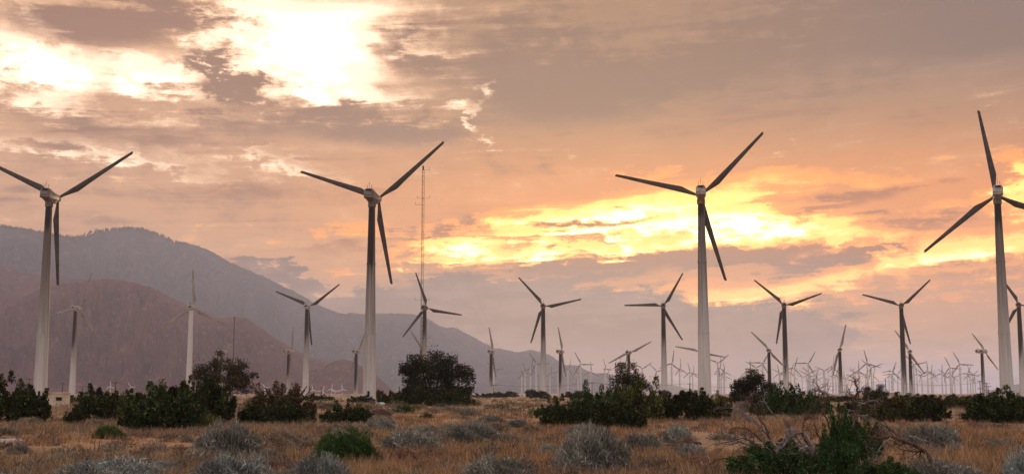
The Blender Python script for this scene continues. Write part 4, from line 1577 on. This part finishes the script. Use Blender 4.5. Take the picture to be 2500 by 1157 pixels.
PLANTS = [
    # trees
    ('openTree', 0, 545, 992, 140, 124, 'bushy dark tree with branches showing through, rising behind the large left bush'),
    ('tree', 0, 1056, 990, 172, 128, 'big dark rounded tree with gaps in its crown, at the foot of the lattice mast'),
    ('tallTree', 0, 1536, 1005, 100, 118, 'round-topped tree poking above the long dark hedge of bushes in the middle'),
    ('tree', 1, 1848, 1000, 116, 97, 'round dark tree right of the silvery giant tower'),
    ('tree', 2, 2138, 988, 66, 48, 'grey-green small tree left of the tall bare pole'),
    ('twigTree', 0, 628, 985, 34, 46, 'sparse tan twiggy sapling right of the bushy tree on the left'),
    ('twigTree', 1, 2000, 1000, 66, 70, 'sparse brown twiggy tree behind the dead shrub, thin trunk and few leaves'),
    ('twigTree', 2, 1978, 1000, 50, 46, 'thin leafy sapling just left of the sparse brown twiggy tree'),
    # dark bushes, left to right
    ('bush', 0, 34, 1028, 150, 106, 'large dark bush at the left edge below the leftmost giant tower'),
    ('bush', 1, 84, 1024, 60, 42, 'low dark bush at the right foot of the left-edge bush'),
    ('bush', 2, 183, 1030, 52, 38, 'small round dark bush left of centre of the left scrub, alone in grass'),
    ('bush', 3, 256, 1022, 140, 72, 'dark spreading bush below the transformer pole at the left'),
    ('olive', 0, 306, 1010, 60, 52, 'yellow-green bush between the two biggest bushes on the left'),
    ('bush', 4, 395, 1044, 180, 106, 'largest dark bush on the left, full and black-green'),
    ('bush', 5, 490, 1030, 150, 98, 'dark bush at the foot of the bushy tree on the left'),
    ('brownbush', 2, 335, 1042, 60, 56, 'thin brownish bush at the lower left of the largest dark bush'),
    ('brownbush', 0, 690, 1022, 140, 78, 'brown-leaved bush with see-through top left of the second giant tower'),
    ('bush', 0, 655, 1030, 120, 58, 'dark low bush in front of the brown-leaved one'),
    ('bush', 1, 720, 1031, 90, 48, 'dark bush at the right foot of the brown-leaved one'),
    ('bush', 2, 845, 1034, 118, 50, 'dark bush just below and left of the second giant tower'),
    ('green', 0, 870, 1030, 60, 44, 'green bush at the right of the dark one under the second giant tower'),
    ('bush', 3, 965, 990, 80, 32, 'grey-green bush left of the big dark rounded tree'),
    ('bush', 4, 1110, 992, 76, 42, 'low bush at the right foot of the big dark rounded tree'),
    ('bush', 5, 1010, 994, 90, 46, 'low bush at the left foot of the big dark rounded tree'),
    ('green', 1, 985, 1010, 56, 20, 'small green bush in the grass before the big dark tree'),
    ('green', 2, 1040, 1024, 34, 14, 'tiny green shrub in the rusty grass before the big dark tree'),
    ('green', 3, 1330, 1022, 66, 26, 'low green bush at the left end of the central hedge'),
    ('bush', 0, 1372, 1038, 96, 66, 'dark bush at the left end of the central hedge'),
    ('green', 0, 1455, 1036, 150, 90, 'tall leafy green bush in the centre of the hedge, left of the round-topped tree'),
    ('bush', 2, 1500, 1042, 140, 74, 'dark bush in front of the round-topped tree'),
    ('olive', 1, 1555, 1028, 110, 92, 'olive-brown bush under the round-topped tree'),
    ('bush', 4, 1610, 1026, 96, 60, 'dark bush right of the round-topped tree'),
    ('bush', 5, 1690, 1028, 130, 64, 'wide dark bush below the silvery giant tower'),
    ('olive', 2, 1748, 1024, 70, 58, 'olive bush at the right end of the central hedge'),
    ('green', 1, 1925, 1016, 110, 72, 'leafy green bush right of the round dark tree'),
    ('olive', 0, 1870, 1012, 70, 36, 'low olive bush in front of the round dark tree'),
    ('brownbush', 1, 1890, 1008, 60, 40, 'rust-brown bush between the round dark tree and the leafy green bush'),
    ('green', 2, 1985, 1012, 90, 50, 'green bush behind the dead shrub, under the sparse twiggy trees'),
    ('olive', 1, 2115, 1010, 120, 34, 'yellow-olive bush right of the tall dead twig'),
    ('olive', 2, 2195, 1022, 130, 50, 'olive bush at the right, below the nearly black tower'),
    ('bush', 3, 2262, 1028, 100, 52, 'dark green bush right of the olive one below the nearly black tower'),
    ('olive', 0, 2150, 1028, 90, 42, 'low olive bush with dead twigs at its foot'),
    ('olive', 1, 2330, 1002, 120, 30, 'long low olive bush far behind the dry grass at the right'),
    ('bush', 1, 2285, 1004, 70, 30, 'dark far bush beside the long low olive one'),
    ('bush', 2, 2440, 1030, 160, 74, 'large dark bush near the right edge below the rightmost giant tower'),
    ('bush', 4, 2500, 1032, 100, 60, 'dark bush cut by the right edge'),
    ('bush', 0, 2392, 1026, 60, 40, 'small dark bush at the left foot of the right-edge bush'),
    # broom and green shrubs
    ('broom', 0, 268, 1066, 74, 32, 'small bright green broom shrub in the grass at lower left'),
    ('yellowbroom', 0, 500, 1044, 90, 40, 'yellow-green broom shrub at the foot of the largest left bush'),
    ('broom', 1, 842, 1114, 140, 80, 'soft round bright green shrub left of centre in the foreground'),
    ('yellowbroom', 1, 1015, 1000, 60, 12, 'pale yellow-green low shrub left of the big dark tree'),
    ('palebroom', 0, 770, 1082, 60, 16, 'pale flat green shrub left of the soft round bright green one'),
    # grey sage, foreground
    ('sage', 0, 557, 1104, 172, 84, 'large grey sage mound in the left foreground behind a bluish one'),
    ('bluesage', 0, 565, 1164, 190, 74, 'bluish grey sage mound cut by the bottom edge in the left foreground'),
    ('bluesage', 1, 778, 1166, 150, 76, 'pale bluish sage in front of the soft round bright green shrub'),
    ('bluesage', 2, 275, 1168, 240, 62, 'wide low bluish sage at the lower left corner'),
    ('sage', 1, 1440, 1142, 178, 112, 'largest round grey sage mound in the centre right foreground'),
    ('sage', 2, 1215, 1168, 190, 66, 'grey sage cut by the bottom edge left of the largest round mound'),
    ('sage', 3, 1008, 1094, 148, 54, 'dark grey sage with bluish top at centre left'),
    ('sage', 0, 1150, 1080, 150, 56, 'broad grey sage right of the dark bluish-topped one'),
    ('tansage', 0, 1170, 1050, 130, 32, 'brownish sage behind the broad grey one'),
    ('sage', 1, 1425, 1056, 110, 30, 'sage at the foot of the central hedge behind the largest mound'),
    ('sage', 2, 1560, 1092, 108, 48, 'grey sage right of the largest round mound'),
    ('sage', 3, 1656, 1070, 72, 42, 'rounded grey sage below the wide dark bush'),
    ('bluesage', 3, 1685, 1108, 92, 36, 'dark bluish low sage right of the rounded grey one'),
    ('tansage', 1, 862, 1056, 92, 36, 'tan sage right behind the soft bright green shrub'),
    ('sage', 0, 930, 1046, 84, 38, 'grey-brown sage below the second giant tower'),
    ('tansage', 2, 76, 1034, 64, 20, 'pale tan shrub at the foot of the left-edge bush'),
    ('tansage', 0, 231, 1032, 46, 18, 'small pale tan shrub beside the small round dark bush'),
    ('sage', 2, 18, 1062, 62, 18, 'dark grey sage at the left edge above the pale rock'),
    ('sage', 3, 45, 1105, 60, 24, 'twiggy grey-brown sage below the pale rock at left'),
    ('tansage', 1, 700, 1082, 90, 40, 'rust-brown dry shrub right of the large left sage mound'),
    ('tansage', 2, 1075, 1008, 70, 16, 'brown sage before the big dark tree trunk'),
    ('tansage', 0, 1110, 1010, 54, 18, 'grey-brown sage right before the big dark tree'),
    ('sage', 1, 1195, 1036, 76, 26, 'grey sage in the middle ground right of the big dark tree'),
    ('tansage', 1, 1300, 1048, 70, 22, 'low grey-brown sage left of the central hedge'),
    ('sage', 0, 1262, 1040, 54, 20, 'small sage left of the low green bush'),
    ('tansage', 2, 1820, 1006, 60, 26, 'pale tan sage in the gap left of the round dark tree'),
    ('tansage', 0, 1790, 1016, 60, 22, 'tan sage right of the central hedge end'),
    ('tansage', 1, 2148, 1064, 66, 44, 'tan rounded shrub behind the tall green plume in right foreground'),
    ('sage', 2, 2270, 1090, 150, 62, 'fine twiggy grey sage behind the fallen dark branch'),
    ('sage', 3, 2290, 1166, 210, 66, 'wide grey-brown sage at the bottom right below the fallen branch'),
    ('bluesage', 0, 2492, 1164, 84, 84, 'grey sage cut by the right edge in the bottom corner'),
    ('tansage', 2, 2404, 1022, 66, 20, 'pale tan shrub beside the large right-edge bush'),
    ('tansage', 0, 2360, 1018, 60, 12, 'low tan shrub left of the pale one by the right-edge bush'),
    ('sage', 1, 2340, 1095, 60, 24, 'small dark sage right of the fine twiggy one'),
    ('bluesage', 1, 2400, 1168, 110, 30, 'low sage at the bottom edge near the right corner'),
    ('sage', 3, 680, 1170, 120, 40, 'low sage between the two bluish ones at the bottom edge'),
    ('bluesage', 2, 900, 1170, 90, 24, 'low bluish sage at the bottom edge right of the pale bluish one'),
    ('sage', 0, 1100, 1125, 70, 16, 'flat grey sage in the grass above the bottom-edge sage'),
    ('tansage', 1, 480, 1110, 60, 26, 'small dry shrub at the left of the large left sage mound'),
    ('tansage', 2, 960, 1010, 70, 16, 'dry brown shrub left of the small green bush'),
    ('tansage', 0, 800, 1000, 60, 14, 'dry shrub behind the dark bush under the second giant tower'),
    ('sage', 2, 1250, 1005, 60, 12, 'far grey-brown shrub in the middle distance right of the big dark tree'),
    ('sage', 3, 824, 1066, 84, 30, 'grey sage just left of the soft bright green shrub'),
    ('tansage', 2, 925, 1020, 72, 22, 'brown-grey shrub in the rusty grass below the second giant tower base'),
    ('sage', 1, 1035, 1052, 74, 24, 'low grey sage in the rusty grass behind the dark bluish-topped one'),
    ('tansage', 0, 1088, 1046, 62, 20, 'low tan sage left of the brownish one at centre'),
    ('sage', 2, 1150, 1016, 60, 18, 'grey sage in the middle distance right of the big dark tree foot'),
    ('tansage', 1, 1232, 1078, 100, 34, 'brown-grey sage at centre between the broad grey one and the largest round mound'),
    ('sage', 0, 1205, 1100, 70, 24, 'low grey sage right below the broad grey one'),
    ('bluesage', 2, 1340, 1098, 66, 26, 'small bluish sage at the left of the largest round mound'),
    ('tansage', 2, 1110, 1064, 60, 20, 'tan shrub behind the broad grey sage on its left'),
    ('sage', 1, 655, 1110, 70, 30, 'grey sage right beside the large left sage mound'),
    ('bluesage', 3, 400, 1140, 90, 30, 'bluish low sage right of the wide corner one at lower left'),
    ('sage', 3, 150, 1120, 70, 22, 'twiggy grey-brown sage above the wide corner one at lower left'),
    ('tansage', 0, 1600, 1130, 80, 26, 'low tan sage right of the largest round mound foot'),
    ('sage', 2, 2440, 1090, 80, 26, 'low grey sage in the golden grass near the right edge'),
    ('tansage', 1, 2200, 1052, 70, 22, 'tan shrub in the grass right of the dead twigs'),
    # green foreground at right
    ('green', 2, 1905, 1132, 210, 66, 'dark green leafy bush standing behind the pale dead branches'),
    ('green', 0, 1890, 1166, 270, 92, 'dark green bush under the dead shrub in the right foreground'),
    ('green', 1, 2058, 1142, 104, 146, 'tall dense green plume bush in the right foreground'),
    ('green', 2, 2030, 1164, 170, 110, 'dark green bush at the foot of the tall green plume'),
    ('green', 3, 2112, 1116, 84, 80, 'bright green leafy bush right of the tall green plume'),
    ('green', 0, 2165, 1172, 180, 78, 'bright green low bush at the bottom edge left of the fallen branch'),
    ('olive', 2, 2092, 1080, 90, 70, 'olive green bush behind the tall green plume'),
]
for p in PLANTS:
    plant(*p)

# far trees and hedges
for (k, i, x, b, w, h, dist, lab) in (
    ('tree', 0, 1297, 974, 34, 22, 420, 'small round far tree, left of a touching pair below the fifth mid-distance tower'),
    ('tree', 1, 1326, 976, 40, 20, 380, 'small round far tree, right of a touching pair below the fifth mid-distance tower'),
    ('tree', 2, 1400, 976, 44, 20, 380, 'small round far tree behind the left end of the central hedge'),
    ('tree', 0, 1420, 974, 36, 18, 430, 'small far tree right beside the one behind the hedge left end'),
    ('bush', 3, 1190, 976, 66, 11, 520, 'dark distant hedge left of the lone small two-bladed turbine'),
    ('bush', 4, 1234, 976, 54, 13, 560, 'dark distant hedge right of the lone small two-bladed turbine'),
    ('tree', 1, 928, 978, 34, 24, 330, 'small far tree right of the second giant tower base'),
    ('bush', 0, 790, 982, 50, 13, 300, 'dark low hedge right of the third mid-distance tower'),
    ('bush', 1, 765, 983, 40, 12, 300, 'dark low bush at the left end of the hedge by the tan hut'),
    ('tree', 2, 1692, 974, 34, 20, 420, 'far tree left against the silvery giant tower base'),
    ('tree', 0, 1622, 974, 30, 20, 430, 'far tree right of the sixth mid-distance tower base'),
    ('tree', 1, 2330, 985, 24, 20, 250, 'small round far tree at the right in the bush line'),
    ('tree', 2, 2362, 986, 34, 16, 250, 'pale far tree right of the small round one in the bush line'),
    ('bush', 5, 2050, 988, 90, 13, 260, 'dark far scrub behind the tall dead twig'),
    ('bush', 2, 2240, 990, 110, 20, 240, 'dark far scrub below the cream-towered small turbine'),
    ('olive', 0, 2400, 992, 90, 20, 230, 'olive far scrub below the tan hut at the right'),
    ('olive', 2, 1790, 992, 70, 16, 230, 'olive far scrub between silvery giant and round dark tree'),
    ('tree', 1, 172, 978, 26, 18, 260, 'dark small tree right beside the low beige hut'),
    ('bush', 3, 880, 990, 60, 16, 230, 'low dark scrub at the foot of the second giant tower'),
    ('olive', 1, 200, 992, 70, 16, 230, 'rusty olive scrub below the low beige hut'),
):
    plant(k, i, x, b, w, h, lab, dist)


# ------------------------------------------------------------------ dead wood
def limb(pts, r0, r1, parent, mat, name='branch', depth_jit=.15, twigs=10, seed=0, base_d=30.0, tl=.35, slope=0.0):
    """a gnarled branch through photograph points (x, y, extra depth) with side twigs"""
    r = random.Random(seed)
    W = [at(p[0], p[1], base_d + (p[2] if len(p) > 2 else 0.0)) for p in pts]
    # refine
    P = []
    for k in range(len(W) - 1):
        for q in range(4):
            t = q / 4
            p = W[k].lerp(W[k + 1], t)
            P.append(p + Vector((r.gauss(0, 1), r.gauss(0, 2), r.gauss(0, 1))) * (.012 if q else .004))
    P.append(W[-1])
    n = len(P)
    rad = [(r0 + (r1 - r0) * k / (n - 1)) * 1.0 for k in range(n)]
    mb = MB()
    org = parent.location
    mb.tube([p - org for p in P], rad, 6)

    def twig(p, d, ln, rr, dep):
        q, pts_ = p.copy(), [p.copy()]
        for k in range(4):
            d = (d + Vector((r.gauss(0, .3), r.gauss(0, .3), r.gauss(0, .3)))).normalized()
            q = q + d * ln / 4
            pts_.append(q.copy())
            if dep < 2 and r.random() < .55:
                twig(q, (d + Vector((r.gauss(0, .7), r.gauss(0, .7), r.gauss(0, .7)))).normalized(), ln * .6, rr * .6, dep + 1)
        mb.tube([p_ - org for p_ in pts_], [rr, rr * .85, rr * .7, rr * .5, rr * .3], 4, False)

    for k in range(twigs):
        i = r.randrange(max(1, n // 4), n)
        d = (P[min(i, n - 1)] - P[max(i - 1, 0)]).normalized()
        d = (d + Vector((r.gauss(0, .8), r.gauss(0, .8), r.gauss(0, .8)))).normalized()
        twig(P[i], d, tl * r.uniform(.5, 1.2), max(rad[i] * .45, .006), 0)
    link(name, mb.mesh(name, mat, True), parent)


def dead_root(name, label, px, base, dist):
    o = bpy.data.objects.new(name, None)
    COL.objects.link(o)
    p = at(px, base, dist)
    o.location = (p.x, p.y, 0)
    tag(o, label, 'dead shrub')
    return o


d1 = dead_root('dead_shrub', 'tangle of gnarled pale grey dead branches over green leaves in the right foreground', 1930, 1140, 28)
PALE, DARKW = M['deadwood'], M['deadwood_dark']
limb([(1985, 1100), (1975, 1075), (1960, 1055), (1945, 1056), (1942, 1064), (1958, 1082), (1966, 1090), (1952, 1100), (1948, 1118), (1940, 1135), (1944, 1157)], .036, .018, d1, PALE, twigs=10, seed=1, base_d=27.0)
limb([(1966, 1090), (1958, 1105), (1962, 1116), (1980, 1118), (1992, 1130), (1990, 1150)], .03, .012, d1, PALE, twigs=26, seed=2, base_d=26.8, tl=.5)
limb([(1944, 1140), (1956, 1120), (1975, 1118), (2000, 1135)], .022, .008, d1, PALE, twigs=16, seed=21, base_d=26.7, tl=.4)
limb([(1985, 1098), (1970, 1078), (1958, 1058)], .034, .026, d1, DARKW, twigs=2, seed=22, base_d=27.2)
limb([(1890, 1150), (1893, 1110), (1905, 1085), (1918, 1060), (1925, 1048)], .035, .014, d1, PALE, twigs=10, seed=3, base_d=27.6)
limb([(1905, 1095), (1918, 1082), (1920, 1062), (1930, 1055), (1926, 1080)], .025, .012, d1, PALE, twigs=8, seed=4, base_d=27.4)
limb([(1895, 1100), (1850, 1090), (1805, 1078), (1775, 1062), (1757, 1052)], .032, .01, d1, PALE, twigs=12, seed=5, base_d=28.2)
limb([(1880, 1062), (1852, 1036), (1828, 1020), (1808, 1002), (1800, 996)], .03, .012, d1, PALE, twigs=6, seed=6, base_d=29.0)
limb([(1852, 1036), (1822, 1025), (1803, 1032)], .022, .008, d1, PALE, twigs=4, seed=7, base_d=28.9)
limb([(1900, 1110), (1885, 1080), (1872, 1050), (1848, 1010), (1840, 985), (1830, 970)], .03, .01, d1, DARKW, twigs=12, seed=8, base_d=28.6)
limb([(1896, 1020), (1878, 998), (1870, 982), (1862, 972)], .022, .009, d1, PALE, twigs=6, seed=9, base_d=30.0)
limb([(1930, 1060), (1925, 1040), (1915, 1030)], .02, .008, d1, DARKW, twigs=8, seed=10, base_d=28.0)
limb([(1960, 1045), (1964, 1030), (1972, 1018)], .018, .007, d1, DARKW, twigs=14, seed=11, base_d=29.0, tl=.5)
limb([(1870, 1105), (1840, 1080), (1815, 1068), (1780, 1078), (1745, 1082)], .022, .007, d1, DARKW, twigs=16, seed=12, base_d=27.8, tl=.5)
limb([(1895, 1125), (1870, 1135), (1850, 1142), (1835, 1155)], .02, .01, d1, PALE, twigs=6, seed=13, base_d=27.0)
limb([(1900, 1100), (1935, 1128), (1960, 1140)], .018, .008, d1, DARKW, twigs=8, seed=14, base_d=26.9)
limb([(1880, 1150), (1890, 1148), (1900, 1152), (1915, 1160)], .02, .012, d1, PALE, twigs=4, seed=15, base_d=26.6)
limb([(1775, 1118), (1750, 1122), (1735, 1130), (1728, 1138)], .016, .007, d1, DARKW, twigs=10, seed=16, base_d=27.5)
limb([(1860, 1075), (1830, 1050), (1800, 1040), (1785, 1048)], .018, .006, d1, DARKW, twigs=18, seed=17, base_d=29.2, tl=.5)
limb([(2010, 1080), (1996, 1060), (1990, 1040), (1988, 1030)], .022, .008, d1, DARKW, twigs=8, seed=18, base_d=28.4)
d2 = dead_root('dead_shrub', 'tall bare brown dead twig with curled tips standing right of the green plume', 2080, 1130, 29.5)
limb([(2074, 1060), (2088, 1030), (2092, 1005), (2090, 985), (2088, 972), (2094, 955), (2090, 940), (2086, 930), (2088, 925)], .045, .013, d2, DARKW, twigs=12, seed=31, base_d=29.5, tl=.4)
limb([(2090, 985), (2080, 970), (2078, 958), (2072, 950)], .022, .008, d2, DARKW, twigs=12, seed=32, base_d=29.4, tl=.35)
limb([(2090, 990), (2098, 975), (2096, 962), (2100, 955)], .018, .007, d2, DARKW, twigs=8, seed=33, base_d=29.4, tl=.3)
limb([(2070, 1060), (2086, 1030), (2098, 1014), (2120, 1012)], .03, .009, d2, PALE, twigs=4, seed=34, base_d=29.2)
limb([(2096, 985), (2110, 985), (2125, 978), (2140, 977), (2150, 985)], .02, .007, d2, PALE, twigs=5, seed=35, base_d=29.3)
limb([(2030, 1050), (2010, 1010), (2012, 985), (2004, 955), (1998, 942)], .026, .007, d2, DARKW, twigs=14, seed=36, base_d=30.0, tl=.5)
limb([(2066, 1064), (2060, 1020), (2075, 1000)], .02, .007, d2, PALE, twigs=5, seed=37, base_d=29.1)
d3 = dead_root('fallen_branch', 'long dark fallen branch arching over the grass at the right foreground', 2290, 1150, 27)
limb([(2285, 1140), (2270, 1116), (2248, 1094), (2230, 1084), (2205, 1074), (2180, 1066), (2150, 1068), (2132, 1068)], .05, .03, d3, DARKW, twigs=14, seed=41, base_d=27.5, tl=.5)
limb([(2200, 1072), (2215, 1064), (2240, 1068), (2265, 1078), (2277, 1090), (2280, 1098)], .022, .009, d3, PALE, twigs=6, seed=42, base_d=27.6)
limb([(2240, 1068), (2252, 1078), (2254, 1088)], .014, .007, d3, PALE, twigs=3, seed=43, base_d=27.6)
limb([(2132, 1068), (2140, 1058), (2160, 1052)], .02, .008, d3, DARKW, twigs=6, seed=44, base_d=27.4)
limb([(2175, 1068), (2150, 1090), (2140, 1110), (2125, 1125)], .018, .007, d3, PALE, twigs=8, seed=45, base_d=27.2)
limb([(2068, 1157), (2078, 1145), (2094, 1140), (2098, 1135), (2090, 1126)], .03, .012, d3, PALE, twigs=4, seed=46, base_d=25.8)

# pale stones
def stone(label, px, base, w, h, dist=None, seed=0):
    r = random.Random(seed)
    d = ray(px, base)
    y = dist or EYE / (-d.z / d.y)
    x = d.x / d.y * y
    mb = MB()
    n = 14
    W, H = w * y / FPX / 2, h * y / FPX * 1.6
    j = [r.uniform(.75, 1.2) for _ in range(n)]
    rings = []
    for (s, z) in ((1.0, -.1), (1.02, .35), (.85, .8), (.5, 1.0), (.15, 1.02)):
        rings.append([(W * s * j[k] * math.cos(6.283 * k / n), W * .7 * s * j[(k * 3) % n] * math.sin(6.283 * k / n), H * z * r.uniform(.9, 1.1)) for k in range(n)])
    mb.loft(rings)
    o = link('stone', mb.mesh('stone', M['rock']), None, (x, y, gz(x, y)))
    tag(o, label, 'stone', 'pale stones')


stone('pale flat bluish-grey stone slab at the left edge in the dry grass', 24, 1078, 90, 9, seed=3)
stone('small pale stones heap right of the second giant tower base in the grass', 928, 992, 30, 6, seed=5)
stone('small pale stone at the lower edge left of the dead shrub', 1742, 1143, 16, 5, seed=7)


# ------------------------------------------------------------------ dry grass and ground scrub
def grass():
    r = np.random.default_rng(77)
    Vs, Ts = [], []

    def batch(n, y0, y1, blades, hmin, hmax, wid, p=1.0):
        y = np.exp(r.uniform(math.log(y0), math.log(y1), n))
        x = r.uniform(-1, 1, n) * (y * .47 + 3)
        dens = fbm(x * .11, y * .07, 41, 4)
        keep = dens > r.uniform(.32, .56, n)
        x, y, dens = x[keep], y[keep], dens[keep]
        n = len(x)
        tone = fbm(x * .06, y * .045, 91, 4)
        tone2 = fbm(x * .3, y * .2, 95, 3)
        hs = r.uniform(hmin, hmax, n) * (.55 + .9 * tone2)
        X = np.repeat(x, blades) + r.normal(0, .13, n * blades)
        Y_ = np.repeat(y, blades) + r.normal(0, .13, n * blades)
        Hh = np.repeat(hs, blades) * r.uniform(.5, 1.15, n * blades)
        Z_ = ground_z(X, Y_)
        a = r.uniform(0, 6.283, n * blades)
        b = r.uniform(0, 6.283, n * blades)
        ln = r.uniform(.1, .75, n * blades) * Hh
        w = wid * r.uniform(.6, 1.3, n * blades) * np.sqrt(Y_ / y0)
        base = np.stack([X, Y_, Z_ - .02], 1)
        side = np.stack([np.cos(b), np.sin(b), b * 0], 1) * w[:, None]
        tip = base + np.stack([np.cos(a) * ln, np.sin(a) * ln, Hh], 1)
        Vs.append(np.stack([base - side, base + side, tip], 1).reshape(-1, 3))
        t = np.clip((np.repeat(tone, blades) - .36) / .28, 0, 1)[:, None]
        t2 = np.clip((np.repeat(tone2, blades) - .4) / .25, 0, 1)[:, None]
        c = np.array([.39, .222, .105]) * t + np.array([.28, .215, .135]) * (1 - t)
        c = c * (1 - .4 * t2) + np.array([.46, .33, .16]) * .4 * t2
        gr = (np.repeat(r.random(n), blades) < .16)[:, None]
        c = np.where(gr, np.array([.15, .115, .09]), c)
        c = c * .88 * np.exp(r.normal(0, .38, (len(c), 1))) * np.exp(np.repeat(r.normal(0, .16, n), blades))[:, None]
        Ts.append(np.repeat(c, 3, 0))

    batch(17000, 21, 60, 16, .18, .42, .0075)
    batch(16000, 55, 160, 13, .2, .45, .012)
    batch(7000, 150, 420, 9, .25, .55, .03)
    V = np.concatenate(Vs)
    me = mesh_from('dry_grass', V, np.arange(len(V)).reshape(-1, 3), M['grass'], np.concatenate(Ts))
    tag(link('dry_grass', me), 'rust and straw coloured dry grass covering the desert floor', 'grass', kind='stuff')


grass()


def scrub(name, label, count, y0, y1, smin, smax, leaves_near, leaves_far, palette, seed, dens):
    """low shrubs beyond counting, between the plants that stand out"""
    r = np.random.default_rng(seed)
    Vs, Fs, Ts, o = [], [], [], 0
    for k in range(count):
        y = math.exp(r.uniform(math.log(y0), math.log(y1)))
        x = r.uniform(-1, 1) * (y * .46 + 4)
        if vnoise(np.array([x * .06]), np.array([y * .03]), 8)[0] < dens:
            continue
        s = r.uniform(smin, smax) * (1 + .3 * (y > 300))
        n = leaves_near if y < 300 else leaves_far
        d = r.normal(size=(n, 3))
        d[:, 2] = np.abs(d[:, 2])
        d /= np.linalg.norm(d, axis=1, keepdims=True)
        ax = np.array([r.uniform(.9, 1.5), r.uniform(.9, 1.5), r.uniform(.5, .85)])
        C = d * (s * r.uniform(.35, 1.0, n))[:, None] * ax + np.array([x, y, gz(x, y)])
        wl = .045 if y < 110 else (.09 if y < 300 else .16)
        V, F_ = leaf_quads(C, d + r.normal(size=(n, 3)) * .5, r.uniform(.25, .55, n) * s, r.uniform(.4, 1.1, n) * wl, r)
        base = palette[r.integers(0, len(palette))]
        Vs.append(V); Fs.append(F_ + o); Ts.append(tint_rows(r, n, 4, base, .38))
        o += len(V)
    me = mesh_from(name, np.concatenate(Vs), np.concatenate(Fs), M['grass'], np.concatenate(Ts))
    tag(link(name, me), label, 'scrub', kind='stuff')


scrub('scrub', 'low scattered scrub in the middle distance', 1500, 105, 1500, .45, 1.2, 130, 45, [(.15, .125, .10), (.18, .165, .14), (.075, .075, .035), (.20, .115, .065), (.055, .065, .03)], 5, .3)
scrub('dry_tufts', 'small dry grey-brown tufts and twigs among the grass', 1150, 23, 115, .16, .5, 150, 60, [(.15, .12, .095), (.20, .175, .145), (.12, .085, .06), (.22, .14, .085)], 6, .34)
# === END OF PLANTS ===
